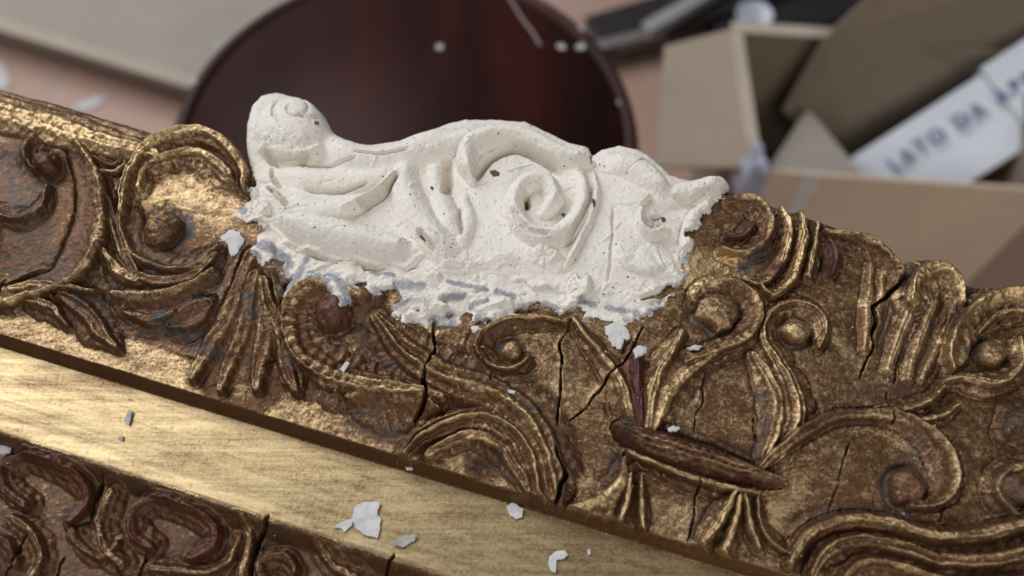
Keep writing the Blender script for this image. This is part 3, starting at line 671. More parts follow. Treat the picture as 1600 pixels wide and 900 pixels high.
pst([(425, 268, 12), (480, 276, 22), (545, 280, 22), (600, 270, 20), (650, 244, 16), (690, 222, 8)], 18, 2.0, dome, swp, k=1.6)
leaf2 = ppart('leaf')
pst([(402, 290, 12), (440, 312, 22), (490, 324, 22), (535, 320, 16), (570, 306, 8)], 16, 2.2, dome, leaf2, k=1.6)
pst([(528, 326, 7), (560, 314, 10), (590, 297, 10), (619, 268, 6)], 8, 3.8, dome, leaf2)
PR[:] = blur(PR, 2.6)*1.05
pst([(528, 328, 8), (560, 315, 11), (590, 298, 11), (621, 266, 6)], 8, 3.8, dome, leaf2, k=.7)
limb = ppart('limb')
pst([(432, 338, 10), (470, 350, 24), (530, 364, 29), (590, 380, 27), (640, 386, 16)], 24, 4.0, dome, limb)
stem = ppart('stem')
pst([(640, 236, 18), (630, 270, 24), (640, 312, 28), (662, 350, 30), (690, 380, 28), (712, 394, 18)], 24, 3.6, dome, stem, k=1.2)
pst([(678, 250, 12), (682, 286, 16), (696, 330, 20), (714, 366, 20)], 16, 2.4, dome, stem, k=1.4)
pst([(724, 306, 8), (732, 340, 12), (722, 380, 12)], 10, 1.5, dome, stem)
arch = ppart('arch')
pst([(736, 278, 8), (728, 248, 18), (736, 222, 22), (776, 206, 22), (824, 212, 22), (868, 234, 20), (905, 246, 14), (922, 246, 9)], 20, 4.4, dome, arch)
pst([(664, 236, 16), (700, 220, 22), (740, 210, 22)], 20, 3.2, dome, arch)
spi = ppart('spiral')
pst([(898, 256, 12, 1.6), (912, 292, 15, 2.6), (904, 334, 18, 3.2), (876, 362, 19, 3.6), (838, 364, 19, 3.8), (810, 340, 17, 3.8), (804, 306, 16, 3.8), (824, 280, 17, 4.0), (854, 280, 17, 4.2), (866, 306, 16, 4.2), (852, 328, 12, 3.6), (842, 330, 7, 2.6)], 14, 3.4, dome, spi, k=0.3)
ring = ppart('rim')
pst([(928, 268, 5), (932, 300, 7), (920, 344, 8), (898, 388, 7), (884, 415, 5)], 7, 1.8, dome, ring)
lobe = ppart('lobe')
pst([(948, 252, 16), (985, 254, 26), (1020, 275, 22), (1046, 305, 12)], 22, 2.8, dome, lobe, k=1.2)
nose = ppart('lobe')
pst([(1040, 308, 14), (1080, 298, 22), (1112, 286, 18), (1136, 284, 12)], 14, 2.3, dome, nose, k=1.3)
curl = ppart('curl')
pst([(1004, 322, 6), (1000, 346, 8), (1018, 364, 10), (1042, 356, 8)], 8, 2.6, dome, curl)
pst([(1000, 318, 4), (1014, 304, 5)], 4, 2.0, dome, curl)
pst([(1120, 310, 12), (1090, 340, 16), (1072, 380, 14), (1066, 400, 8)], 14, 1.8, dome, 0)
# hollows
pcut([(418, 250), (436, 262), (462, 262), (482, 256)], 7, 1.5, .7); pcut([(446, 214), (434, 196), (437, 174), (454, 162), (476, 166), (487, 182), (482, 198), (466, 204), (456, 194), (460, 184)], 4, .8, .3); pcut([(474, 200), (490, 204), (504, 196)], 7, .8, .4)
pcut([(560, 250), (600, 254), (640, 246)], 4, 1.0); pcut([(570, 330), (598, 312), (622, 286)], 9, 2.6, .6); pcut([(424, 300), (440, 318), (452, 330)], 6, 2.2, .6); pcut([(470, 262), (520, 262), (560, 258)], 4, 1.0, .3); pcut([(480, 300), (530, 304), (575, 292)], 5, 1.2, .35); pcut([(440, 300), (430, 285), (425, 270)], 5, 1.4, .6)
pcut([(700, 258), (702, 285), (698, 310)], 10, 2.0, .7); pcut([(656, 372), (680, 398)], 6, 1.6, .6); pcut([(718, 330), (722, 372)], 5, 1.0, .5)
pcut([(745, 282), (770, 252), (808, 240), (846, 256), (876, 274)], 10, 2.4, .55); pcut([(822, 312), (824, 330)], 7, 2.6, .7); pcut([(915, 280), (922, 310), (906, 350), (885, 384)], 5, 1.2, .55)
pcut([(800, 340), (826, 372), (860, 378)], 6, 1.2, .55); pcut([(958, 326), (956, 380), (950, 440)], 3.5, .7, .35); pcut([(924, 240), (922, 262)], 3, 2.4, .3)
pcut([(1050, 312), (1072, 322), (1100, 306)], 6, 1.0, .25); pcut([(1018, 344), (1030, 340)], 6, 1.4, .4); pcut([(448, 384), (520, 410), (600, 424)], 6, 1.2, .5)
pcut([(410, 352), (436, 378)], 8, 2.0, .5); pcut([(1062, 410), (1060, 380), (1066, 350)], 3, .8, .2)
# scraped ridges and loose flaps of the filler
def flap(pts, w, h, sgn=1):
    r_ = random.Random(int(pts[0][0])); q = []
    for i, p in enumerate(pts):
        q.append((p[0]+r_.uniform(-5, 5), p[1]+r_.uniform(-4, 4), w*r_.uniform(.5, 1.5), h*r_.uniform(.5, 1.2)))
        if i < len(pts)-1: q.append(((p[0]+pts[i+1][0])/2+r_.uniform(-5, 5), (p[1]+pts[i+1][1])/2+r_.uniform(-5, 5), w*r_.uniform(.4, 1.5), h*r_.uniform(.3, 1.2)))
    pst(q, w, h, (lean_l if sgn > 0 else lean_r), 0, k=0.2)
flap([(470, 388), (520, 378), (545, 386), (590, 404), (630, 408), (660, 392)], 9, 1.6, -1)
flap([(690, 418), (730, 416), (770, 408), (800, 402)], 9, 1.4); flap([(840, 384), (856, 396), (870, 404)], 15, 2.0); flap([(908, 432), (896, 456), (876, 480)], 16, 2.4)
flap([(974, 396), (990, 410), (1012, 408), (1036, 396)], 17, 1.4, -1); flap([(800, 430), (840, 440), (878, 452)], 9, 1.1, -1); flap([(950, 448), (920, 452), (880, 470)], 10, 1.2)
flap([(690, 455), (720, 450), (760, 446)], 11, 1.5, -1); flap([(615, 486), (650, 470), (690, 478)], 14, 2.0); flap([(430, 240), (455, 250), (470, 250)], 9, 1.6, -1); flap([(395, 300), (410, 320), (398, 345)], 14, 2.0)
flap([(640, 500), (670, 490), (700, 488)], 14, 2.0); flap([(760, 505), (790, 490), (830, 480)], 12, 1.4); flap([(480, 420), (520, 430), (560, 425)], 12, 1.2); flap([(560, 455), (590, 445), (620, 440)], 12, 1.4)
flap([(640, 430), (665, 440), (690, 436)], 10, 1.5); flap([(740, 470), (760, 480), (800, 470)], 12, 1.6, -1); flap([(980, 470), (1010, 468), (1040, 455)], 10, 1.0); flap([(400, 380), (420, 400), (440, 410)], 12, 1.6)
sr_ = random.Random(11)
for _ in range(46):
    ux = sr_.uniform(430, 1060); uy = sr_.uniform(240, 440); an_ = sr_.uniform(-.9, .9); ll_ = sr_.uniform(12, 46)
    pst([(ux, uy, sr_.uniform(1.4, 3.2)), (ux+ll_*.5*math.cos(an_), uy+ll_*.5*math.sin(an_)+sr_.uniform(-2, 2), 2.6), (ux+ll_*math.cos(an_), uy+ll_*math.sin(an_), 1.6)], 2.4, sr_.choice((-.35, -.3, .3)), soft, add=True)
lumps = vnoise(QX, QY, 6.0, 61, 4)-0.5; fine = vnoise(QX, QY, 1.4, 62, 3)-0.5
rag = np.abs(vnoise(QX, QY, 2.6, 63, 3)-0.5)
skirt = sstep(15, 6, dl)
TORN = np.zeros(QX.shape)                             # filler pulled up in torn layers
for i_l, (sx_, sy_, hh_) in enumerate(((18, 9, 1.2), (11, 7, .9), (8, 4, .7), (14, 6, .9), (5, 3.5, .4))):
    nl = vnoise(QX/sx_+3*i_l, QY/sy_, 1.0, 70+i_l, 3)
    t_ = np.clip((nl-.47)/.05, 0, 1)
    TORN += hh_*t_*(1-0.8*np.clip((nl-.52)/.25, 0, 1))
TORN -= TORN.mean()
rough = np.zeros(QX.shape)
for (ux, uy, ur) in ((430, 232, 34), (470, 236, 30), (400, 300, 26), (410, 345, 30), (1020, 345, 30), (850, 395, 30), (900, 450, 34), (1120, 310, 24), (560, 330, 20), (740, 425, 34), (395, 200, 22)):
    cx_, cy_ = conv_p(ux, uy, 1.5); rough = np.maximum(rough, np.clip(1-np.hypot(QX-cx_, QY-cy_)/(ur*MMPX), 0, 1))
PR += rough*(1.9*np.abs(vnoise(QX, QY, 2.4, 81, 3)-.5)*2-0.4) + 0.6*rough*(vnoise(QX, QY, .9, 82, 2)-.5)
PR += 0.55*lumps + 0.22*fine + skirt*(0.5*lumps+0.55*TORN)
PR *= 1.12
SK = smax(HU*0.75+blur(HU, 6)*0.25 + 0.35 + np.clip(1.6*(vnoise(QX, QY, 4.5, 64, 3)-0.38), -.6, 2)*sstep(0, 2.5, DP), BODY+PR, 1.0)
PH = np.where(dl < 22, SK*1.0, BODY+PR)
wgt = sstep(14, 22, dl); PH = SK*(1-wgt)+(BODY+PR)*wgt
# thin border lies on the frame; the free border is rounded over
ph_low = HU-0.25 + (PH-HU+0.25)*np.clip(sstep(-0.1, 3.6, DP), 0, 1)
RP = 5.0; dr = np.clip(DP0+0.3*fine, 0, RP); ph_top = PH-(RP-np.sqrt(np.clip(RP*RP-(RP-dr)**2, 0, None)))*1.35
isl = sstep(1.0, 7.0, dl)
PH2 = ph_low*(1-isl)+ph_top*isl
K_T = np.clip(1.0-(PH2-HU)/1.3, 0, 1)*sstep(14, 5, dl)*(0.25+0.75*sstep(.42, .6, vnoise(QX, QY, 5, 77, 3)))
for pts_, w_ in (([(700, 440), (735, 448), (760, 455)], 7), ([(410, 385), (440, 400), (452, 412)], 14), ([(445, 465), (465, 430), (478, 405)], 10), ([(580, 424), (615, 432)], 5), ([(620, 445), (660, 448)], 12), ([(480, 445), (520, 435), (548, 470)], 12),
                 ([(775, 455), (800, 462)], 9), ([(735, 480), (760, 470)], 8), ([(908, 470), (930, 475)], 8), ([(950, 480), (975, 486)], 8), ([(690, 470), (725, 462)], 9), ([(372, 300), (380, 330)], 12), ([(1100, 350), (1080, 400)], 8), ([(1120, 330), (1140, 318)], 9), ([(745, 495), (765, 505)], 9), ([(640, 470), (620, 480)], 9)):
    c_ = field([p_ + (w_, 0.5) for p_ in pts_], 0.5, w_, 1.6, conv_p); r_ = near(c_, 1.2, PWX, PWY)
    if r_ is not None: K_T[r_[0]] = np.maximum(K_T[r_[0]], np.clip(1.3*(1-r_[1]), 0, 1)*.92)
K_O = np.clip(K_O, 0, 1)
valid = DP > 0
wall = (~valid) & (dl > 3.0) & (DP0 > -PGS*1.6)
PHF = np.where(valid, PH2, np.where(wall, -8.0, HU-0.4))
okv = valid | (DP > -PGS*1.5) | wall
pm = okv[:-1, :-1] & okv[1:, 1:] & okv[:-1, 1:] & okv[1:, :-1]
repair = thing('plaster_repair', 'white plaster cresting repair with spiral and scroll smeared onto the gilded frame', 'plaster repair', tuple(T0))
build_grid(px_, py_, PHF, pm, PID, PPARTS, repair, lambda n: M_PL, (K_T, K_O, lowness))
# ------------------------------------------------------------------ things on the frame: crumbs and shavings of plaster
def height_at(x, y):
    i = min(max(int((x-X0)/GS), 1), NX-2); j = min(max(int((y-Y0)/GS), 1), NY-2); return float(HF[j-1:j+2, i-1:i+2].max())
def on_frame(px, py):
    x, y = mm(px, py, 0)
    for _ in range(6): x, y = mm(px, py, height_at(x, y))
    return x, y, height_at(x, y)
M_FLAKE = simple('dry_plaster_flake', (0.58, 0.575, 0.57), 0.8, var=0.15, scale=300, bump=0.4, bscale=900)
M_FLAKE2 = simple('grey_plaster_flake', (0.40, 0.39, 0.38), 0.8, var=0.2, scale=300, bump=0.4, bscale=900)
def outline_mesh(name, pts, thick, curl, rough, seed, sub=3):
    """a shaving: outline in mm, curled, with real thickness"""
    r = random.Random(seed); n = len(pts); dense = []
    for i in range(n):
        a, b = pts[i], pts[(i+1) % n]
        for k in range(sub):
            t = k/sub; j = rough*(k > 0); dense.append((a[0]+(b[0]-a[0])*t+r.uniform(-j, j), a[1]+(b[1]-a[1])*t+r.uniform(-j, j)))
    cx = sum(p[0] for p in dense)/len(dense); cy = sum(p[1] for p in dense)/len(dense)
    rad = max(math.hypot(p[0]-cx, p[1]-cy) for p in dense)
    rings = [1.0, 0.66, 0.33]; V = []; F = []
    def z(x, y): return curl*((x*0.8+y*0.5)/rad)**2 + r.uniform(-.05, .05)
    m = len(dense)
    for top in (1, 0):
        for q in rings:
            for p in dense:
                x, y = (p[0]-cx)*q, (p[1]-cy)*q; V.append((x, y, z(x, y)+top*thick*(1 if q < 1 else .75)))
        V.append((0, 0, top*thick))
    half = 3*m+1
    for base_, fl in ((0, False), (half, True)):
        for q in range(2):
            for i in range(m):
                j = (i+1) % m; f = [base_+q*m+i, base_+q*m+j, base_+(q+1)*m+j, base_+(q+1)*m+i]; F.append(f[::-1] if fl else f)
        for i in range(m):
            j = (i+1) % m; f = [base_+2*m+i, base_+2*m+j, base_+3*m]; F.append(f[::-1] if fl else f)
    for i in range(m):
        j = (i+1) % m; F.append([i, half+i, half+j, j])
    me = bpy.data.meshes.new(name); me.from_pydata([(a/1000, b/1000, c/1000) for a, b, c in V], [], F); me.update()
    return me
def scrap(name, cat, label, pxs, thick=0.35, curl=0.6, rough=0.12, mat=None, group=None, lift=0.25, parent=None, tilt=(0, 0), conv=None):
    cxp = sum(p[0] for p in pxs)/len(pxs); cyp = sum(p[1] for p in pxs)/len(pxs)
    x, y, z = (conv or on_frame)(cxp, cyp); pts = [mm(p[0], p[1], z) for p in pxs]
    if sum(pts[i][0]*pts[(i+1) % len(pts)][1]-pts[(i+1) % len(pts)][0]*pts[i][1] for i in range(len(pts))) < 0: pts = pts[::-1]
    cx = sum(p[0] for p in pts)/len(pts); cy = sum(p[1] for p in pts)/len(pts)
    me = outline_mesh(name, pts, thick, curl, rough, int(cxp*7+cyp)); me.materials.append(mat or M_FLAKE)
    o = bpy.data.objects.new(name, me); col.objects.link(o)
    if parent is not None:
        o.parent = parent; o.location = (cx/1000, cy/1000, (z+lift)/1000)
    else:
        o.location = (cx/1000, cy/1000, T0[2]+(z+lift)/1000); tag(o, label, cat, group)
    o.rotation_euler = (tilt[0], tilt[1], 0)
    return o
G = 'loose bits of plaster on the frame'
scrap('plaster_flake', 'flake', 'large jagged white plaster flake lying on the flat gold band', [(556, 790), (572, 784), (594, 786), (590, 806), (596, 810), (594, 826), (590, 842), (574, 838), (556, 826), (550, 812)], .4, 1.2, .25, group=G)
scrap('plaster_flake', 'flake', 'narrow plaster splinter at the left end of the large jagged flake', [(520, 824), (540, 814), (552, 812), (550, 822), (538, 832), (534, 826)], .4, .6, .2, group=G)
scrap('plaster_flake', 'flake', 'greyish curled flake by the inner edge of the gold band', [(612, 850), (630, 838), (650, 836), (648, 846), (630, 856)], .35, 1.2, .2, mat=M_FLAKE2, group=G)
scrap('plaster_flake', 'flake', 'square white plaster chip on the band below the fluted curl', [(791, 792), (800, 786), (818, 796), (816, 808), (806, 812), (795, 804)], .7, .3, .2, group=G)
scrap('plaster_shaving', 'shaving', 'thin crescent plaster shaving near the bottom edge', [(856, 882), (858, 870), (868, 862), (882, 861), (887, 868), (880, 874), (868, 870), (864, 880), (868, 896), (862, 894)], .5, .5, .08, group=G)
scrap('plaster_crumb', 'crumb', 'tiny white crumb right of the crescent shaving', [(917, 860), (921, 858), (923, 866), (919, 868)], .5, .2, .1, group=G)
scrap('plaster_splinter', 'splinter', 'white plaster splinter lying on the ribbed scroll', [(528, 582), (542, 566), (547, 569), (536, 586)], .5, .2, .1, group=G, lift=.4)
scrap('plaster_splinter', 'splinter', 'grey splinter standing on the left part of the gold band', [(195, 660), (202, 642), (209, 643), (203, 665)], .6, .2, .1, mat=M_FLAKE2, group=G, lift=.4)
scrap('plaster_crumb', 'crumb', 'grey crumb at the left picture edge above the inner carving', [(0, 700), (10, 694), (20, 700), (18, 710), (4, 712)], 1.0, .2, .3, mat=M_FLAKE2, group=G)
scrap('plaster_dab', 'dab', 'round dab of plaster left of the repair, apart from it', [(346, 372), (360, 362), (376, 366), (382, 380), (374, 396), (362, 402), (358, 386)], 1.3, -.5, .5, group=G)
scrap('plaster_dab', 'dab', 'long ragged plaster dab below the lower edge of the repair', [(944, 512), (960, 506), (976, 512), (984, 530), (974, 532), (970, 546), (956, 542), (950, 526)], .9, -.3, .6, group=G)
scrap('plaster_dab', 'dab', 'small plaster dab on the tip of the red leaf blade', [(988, 550), (996, 542), (1010, 544), (1010, 552), (998, 558), (992, 562)], 1.2, -.3, .3, group=G, lift=.2)
scrap('plaster_dab', 'dab', 'flat plaster dab under the large bead right of the repair', [(1072, 545), (1086, 540), (1098, 543), (1090, 549), (1078, 549)], .8, -.2, .2, group=G)
scrap('plaster_dab', 'dab', 'small plaster dab above the red pod', [(1042, 670), (1052, 666), (1062, 670), (1056, 676), (1044, 675)], .9, -.2, .2, group=G)
scrap('plaster_crumb', 'crumb', 'tiny crumb on the long fluted leaf', [(794, 610), (806, 612), (804, 616), (794, 614)], .5, 0, .1, group=G, lift=.3)
scrap('plaster_crumb', 'crumb', 'tiny flat crumb on the band by the step under the fluted curl', [(634, 730), (645, 730), (645, 735), (635, 735)], .4, 0, .1, group=G)
scrap('plaster_crumb', 'crumb', 'grey crumb on the inner lip of the band at left', [(184, 685), (194, 682), (192, 690)], .5, 0, .1, mat=M_FLAKE2, group=G)
# fine dust of plaster scattered over the carving
dr_ = random.Random(5); dV = []; dF = []
for _ in range(260):
    if dr_.random() < .6: ux, uy = dr_.gauss(820, 190), dr_.gauss(560, 60)
    else: ux, uy = dr_.uniform(0, 1600), dr_.uniform(560, 900)
    x, y, z = on_frame(ux, uy); rr = dr_.choice((.12, .15, .2, .3)); a0 = dr_.uniform(0, 6.28); k0 = len(dV)
    for q in range(4): dV.append(((x+rr*math.cos(a0+q*1.57)*dr_.uniform(.6, 1.4))/1000, (y+rr*math.sin(a0+q*1.57)*dr_.uniform(.6, 1.4))/1000, (z-.05)/1000+T0[2]))
    dV.append((x/1000, y/1000, (z+rr*.9)/1000+T0[2]))
    for q in range(4): dF.append([k0+q, k0+(q+1) % 4, k0+4])
dme = bpy.data.meshes.new('plaster_dust'); dme.from_pydata(dV, [], dF); dme.materials.append(M_FLAKE); dob = bpy.data.objects.new('plaster_dust', dme); col.objects.link(dob); dob['kind'] = 'stuff'; tag(dob, 'fine white plaster dust scattered over the carved frame', 'dust')
# brown chips left in the plaster
M_CHIP = simple('dark_wood_chip', (0.085, 0.05, 0.035), 0.7, var=0.3, scale=500)
def on_plaster(px, py):
    x, y = mm(px, py, 6); z = 6
    for _ in range(6):
        i = min(max(int((x-PX0)/PGS), 1), QX.shape[1]-2); j = min(max(int((y-PY0)/PGS), 1), QX.shape[0]-2); z = float(PHF[j-1:j+2, i-1:i+2].mean()); x, y = mm(px, py, z)
    return x, y, z
for (x, y, a, b) in ((773, 271, 8, 5), (822, 318, 5, 12), (660, 373, 6, 5), (928, 317, 3, 7), (493, 192, 6, 3), (843, 248, 8, 4), (980, 268, 3, 3), (1036, 343, 4, 4), (676, 294, 4, 3), (880, 336, 3, 3), (830, 226, 3, 3)):
    scrap('wood_chip', None, None, [(x-a, y-b*.6), (x, y-b), (x+a, y-b*.3), (x+a*.8, y+b*.8), (x-a*.3, y+b)], .35, 0, .12, mat=M_CHIP, parent=repair, lift=-.1, conv=on_plaster)

# ------------------------------------------------------------------ what lies behind: stool, boxes, floor
def mesh_obj(name, V, F, mat, parent=None, smooth=False):
    me = bpy.data.meshes.new(name); me.from_pydata([tuple(v) for v in V], [], F); me.update(); me.materials.append(mat)
    if smooth: me.polygons.foreach_set('use_smooth', [True]*len(me.polygons))
    o = bpy.data.objects.new(name, me); col.objects.link(o)
    if parent is not None: o.parent = parent; o.matrix_parent_inverse = Matrix.Translation(parent.location).inverted()
    return o
def slab(name, quad, th, mat, parent=None):            # panel from an outline of world points, th thick along its normal
    q = [Vector(p) for p in quad]; n = (q[1]-q[0]).cross(q[2]-q[0]).normalized()*th
    k = len(q); V = [p for p in q]+[p-n for p in q]
    F = [list(range(k)), list(range(2*k-1, k-1, -1))]+[[i, k+i, k+(i+1) % k, (i+1) % k] for i in range(k)]
    return mesh_obj(name, V, F, mat, parent)
def cuboid(name, o, u, v, w_, mat, parent=None):
    o, u, v, w_ = map(Vector, (o, u, v, w_)); c = [o, o+u, o+u+v, o+v]; V = c+[p+w_ for p in c]
    F = [[3, 2, 1, 0], [4, 5, 6, 7], [0, 1, 5, 4], [1, 2, 6, 5], [2, 3, 7, 6], [3, 0, 4, 7]]
    if u.cross(v).dot(w_) < 0: F = [f[::-1] for f in F]
    ob = mesh_obj(name, V, F, mat, parent); b = ob.modifiers.new('b', 'BEVEL'); b.width = 0.0015; b.segments = 2
    return ob
def lathe(name, prof_, n, mat, loc, parent=None, caps=True):
    V = []; F = []
    for r, z in prof_:
        for i in range(n): a = 2*math.pi*i/n; V.append((loc[0]+r*math.cos(a), loc[1]+r*math.sin(a), loc[2]+z))
    for k in range(len(prof_)-1):
        for i in range(n): j = (i+1) % n; F.append([k*n+i, k*n+j, (k+1)*n+j, (k+1)*n+i])
    if caps: F.append([i for i in range(n)][::-1]); F.append([(len(prof_)-1)*n+i for i in range(n)])
    return mesh_obj(name, V, F, mat, parent, True)
# floor
def floor_mat():
    m, nt, b, N, L = new_mat('terracotta_floor'); tc = N('ShaderNodeTexCoord')
    mp = N('ShaderNodeMapping'); mp.inputs['Rotation'].default_value = (0, 0, .35); L(tc.outputs['Object'], mp.inputs['Vector'])
    br = N('ShaderNodeTexBrick'); br.offset = 0; br.inputs['Scale'].default_value = 1; br.inputs['Brick Width'].default_value = .3; br.inputs['Row Height'].default_value = .3; br.inputs['Mortar Size'].default_value = .004
    br.inputs['Color1'].default_value = (.42, .235, .165, 1); br.inputs['Color2'].default_value = (.47, .27, .195, 1); br.inputs['Mortar'].default_value = (.36, .30, .27, 1); L(mp.outputs[0], br.inputs['Vector'])
    n = N('ShaderNodeTexNoise'); n.inputs['Scale'].default_value = 9; n.inputs['Detail'].default_value = 5; L(tc.outputs['Object'], n.inputs['Vector'])
    c = mix_col(nt, math_node(nt, 'MULTIPLY', n.outputs['Fac'], 0.5), br.outputs['Color'], (.40, .33, .30)); L(c, b.inputs['Base Color']); b.inputs['Roughness'].default_value = .55
    return m
fl = mesh_obj('floor', [(-3, -2, 0), (3, -2, 0), (3, 4, 0), (-3, 4, 0)], [[0, 1, 2, 3]], floor_mat()); fl['kind'] = 'structure'
# bench that carries the frame (hidden under it)
M_BENCH = simple('bench_wood', (0.30, 0.2, 0.12), 0.6)
zt = T0[2]+BOT/1000.0
bench = mesh_obj('workbench', [], [], M_BENCH); bench['kind'] = 'structure'
bm = bmesh.new()
def bx(x0, x1, y0, y1, z0, z1):
    r_ = bmesh.ops.create_cube(bm, size=1, matrix=Matrix.Translation(((x0+x1)/2, (y0+y1)/2, (z0+z1)/2)) @ Matrix.Diagonal((x1-x0, y1-y0, z1-z0, 1)))
bx(-.28, .28, -.42, -.06, zt-.03, zt-.0005)
for sx in (-.19, .19):
    for sy in (-.40, -.08): bx(sx-.02, sx+.02, sy-.02, sy+.02, 0, zt-.03)
bm.to_mesh(bench.data); bm.free()
# stool
def wood(name, c1, c2, rough, coat):
    m, nt, b, N, L = new_mat(name); tc = N('ShaderNodeTexCoord'); mp = N('ShaderNodeMapping'); mp.inputs['Scale'].default_value = (9, 1.2, 9); mp.inputs['Rotation'].default_value = (0, 0, .12)
    L(tc.outputs['Object'], mp.inputs['Vector']); n = N('ShaderNodeTexNoise'); n.inputs['Scale'].default_value = 2.2; n.inputs['Detail'].default_value = 6; L(mp.outputs[0], n.inputs['Vector'])
    r = N('ShaderNodeValToRGB'); r.color_ramp.elements[0].position = .35; r.color_ramp.elements[1].position = .72; r.color_ramp.elements[0].color = (*c1, 1); r.color_ramp.elements[1].color = (*c2, 1)
    L(n.outputs['Fac'], r.inputs['Fac']); L(r.outputs['Color'], b.inputs['Base Color']); b.inputs['Roughness'].default_value = rough; b.inputs['Coat Weight'].default_value = coat; b.inputs['Coat Roughness'].default_value = .25
    b.inputs['Specular IOR Level'].default_value = .15
    return m
M_MAH = wood('mahogany', (0.018, 0.005, 0.004), (0.050, 0.011, 0.007), .55, 0.0)
M_MAH2 = wood('mahogany_edge', (0.035, 0.016, 0.013), (0.085, 0.042, 0.032), .55, 0.0)
SZ = .48; cst = at(632, 208, SZ); rs = abs(at(265, 208, SZ)[0]-at(1000, 208, SZ)[0])/2
stool = thing('round_stool', 'round dark mahogany stool with worn paler rim behind the frame', 'stool', (cst[0], cst[1], 0))
lathe('seat', [(rs-.03, -.028), (rs-.012, -.028), (rs-.012, -.004), (rs-.014, 0.0), (.001, 0.0)], 96, M_MAH, (cst[0], cst[1], SZ), stool)
lathe('rim', [(rs-.0115, -.03), (rs-.002, -.027), (rs, -.018), (rs, -.008), (rs-.002, -.001), (rs-.006, .0015), (rs-.0115, .001), (rs-.0115, -.03)], 96, M_MAH2, (cst[0], cst[1], SZ), stool, False)
for k in range(4):
    a = math.radians(45+90*k); lx, ly = cst[0]+.11*math.cos(a), cst[1]+.11*math.sin(a)
    lathe('leg', [(.013, 0), (.015, .1), (.020, .25), (.017, .4), (.019, SZ-.027)], 16, M_MAH, (lx, ly, 0), stool)
# dust on the stool
M_DUST = simple('white_dust', (.42, .40, .40), .9)
Gd = 'plaster crumbs on the stool'
def world_flake(name, cat, label, px, py, z, r, mat=None, group=None, sq=1.0, seed=1):
    p = at(px, py, z); rr = random.Random(seed); n = 8
    pts = [(r*math.cos(2*math.pi*i/n)*rr.uniform(.7, 1.2), sq*r*math.sin(2*math.pi*i/n)*rr.uniform(.7, 1.2)) for i in range(n)]
    me = outline_mesh(name, pts, .8, .4, .2, seed); me.materials.append(mat or M_DUST); o = bpy.data.objects.new(name, me); col.objects.link(o); o.location = (p[0], p[1], z+.0002); tag(o, label, cat, group); return o
world_flake('plaster_crumb', 'crumb', 'pale crumb at the middle of the stool seat', 687, 74, SZ, 4, group=Gd, seed=3)
world_flake('plaster_crumb', 'crumb', 'left one of two pale crumbs side by side on the stool', 877, 74, SZ, 4, group=Gd, seed=4)
world_flake('plaster_crumb', 'crumb', 'right one of two pale crumbs side by side on the stool', 907, 74, SZ, 4, group=Gd, seed=5)
world_flake('plaster_crumb', 'crumb', 'pale crumb behind the two side by side on the stool', 906, 46, SZ, 3.5, group=Gd, seed=6)
world_flake('plaster_crumb', 'crumb', 'grey crumb near the right rim of the stool', 970, 160, SZ, 4, group=Gd, seed=7)
world_flake('plaster_crumb', 'crumb', 'grey crumb near the left rim of the stool', 304, 128, SZ, 3, group=Gd, seed=8)
world_flake('plaster_crumb', 'crumb', 'faint crumb near the upper left rim of the stool', 340, 72, SZ, 3, group=Gd, seed=9)
# pale thread on the stool
def tube(name, pts, r, mat, n=8):
    V = []; F = []
    for k, p in enumerate(pts):
        p = Vector(p); d = (Vector(pts[min(k+1, len(pts)-1)])-Vector(pts[max(k-1, 0)])).normalized(); a = d.orthogonal().normalized(); b2 = d.cross(a)
        for i in range(n): t = 2*math.pi*i/n; V.append(p+a*r*math.cos(t)+b2*r*math.sin(t))
    for k in range(len(pts)-1):
        for i in range(n): j = (i+1) % n; F.append([k*n+i, k*n+j, (k+1)*n+j, (k+1)*n+i])
    return mesh_obj(name, V, F, mat, None, True)
tag(tube('thread', [at(x, y, SZ+.002) for x, y in ((785, -40), (798, 0), (815, 28), (832, 50), (845, 72))], .0013, simple('pale_thread', (.25, .2, .19), .9)), 'pale thread lying across the far side of the stool', 'thread')
# cardboard sheet at upper left
def card(name, c): return simple(name, c, .85, var=.06, scale=14, bump=.15, bscale=300, spec=.2)
M_CARD = card('cardboard', (.58, .47, .36)); M_CARDF = card('dimmed_flap_cardboard', (.31, .25, .19)); M_CARDG = card('greyed_cardboard', (.36, .315, .275)); M_CARDD = card('dark_brown_cardboard', (.25, .195, .145)); M_CARDE = card('cardboard_edge', (.44, .37, .30))  # same board: wall colour lightened, left flap colour darkened to even out the light
zs = .06
sheet = thing('cardboard_sheet', 'large grey beige cardboard sheet on the tiles at upper left', 'cardboard', tuple(at(100, 0, 0)))
p0, p1, p2, p3 = [at(x, y, zs) for x, y in ((-420, -95), (420, 160), (760, -330), (-500, -420))]
slab('panel', [p0, p1, p2, p3], .05, M_CARDG, sheet)
dv = (np.array(p1)-np.array(p0)); dv /= np.linalg.norm(dv); nv = np.array([-dv[1], dv[0], 0])
slab('lit_lip', [np.array(p0)-nv*.018+np.array([0, 0, .004]), np.array(p1)-nv*.018+np.array([0, 0, .004]), np.array(p1)+nv*.004+np.array([0, 0, .004]), np.array(p0)+nv*.004+np.array([0, 0, .004])], .003, M_CARDE, sheet)  # paler lip, the lit edge of the sheet put into its colour
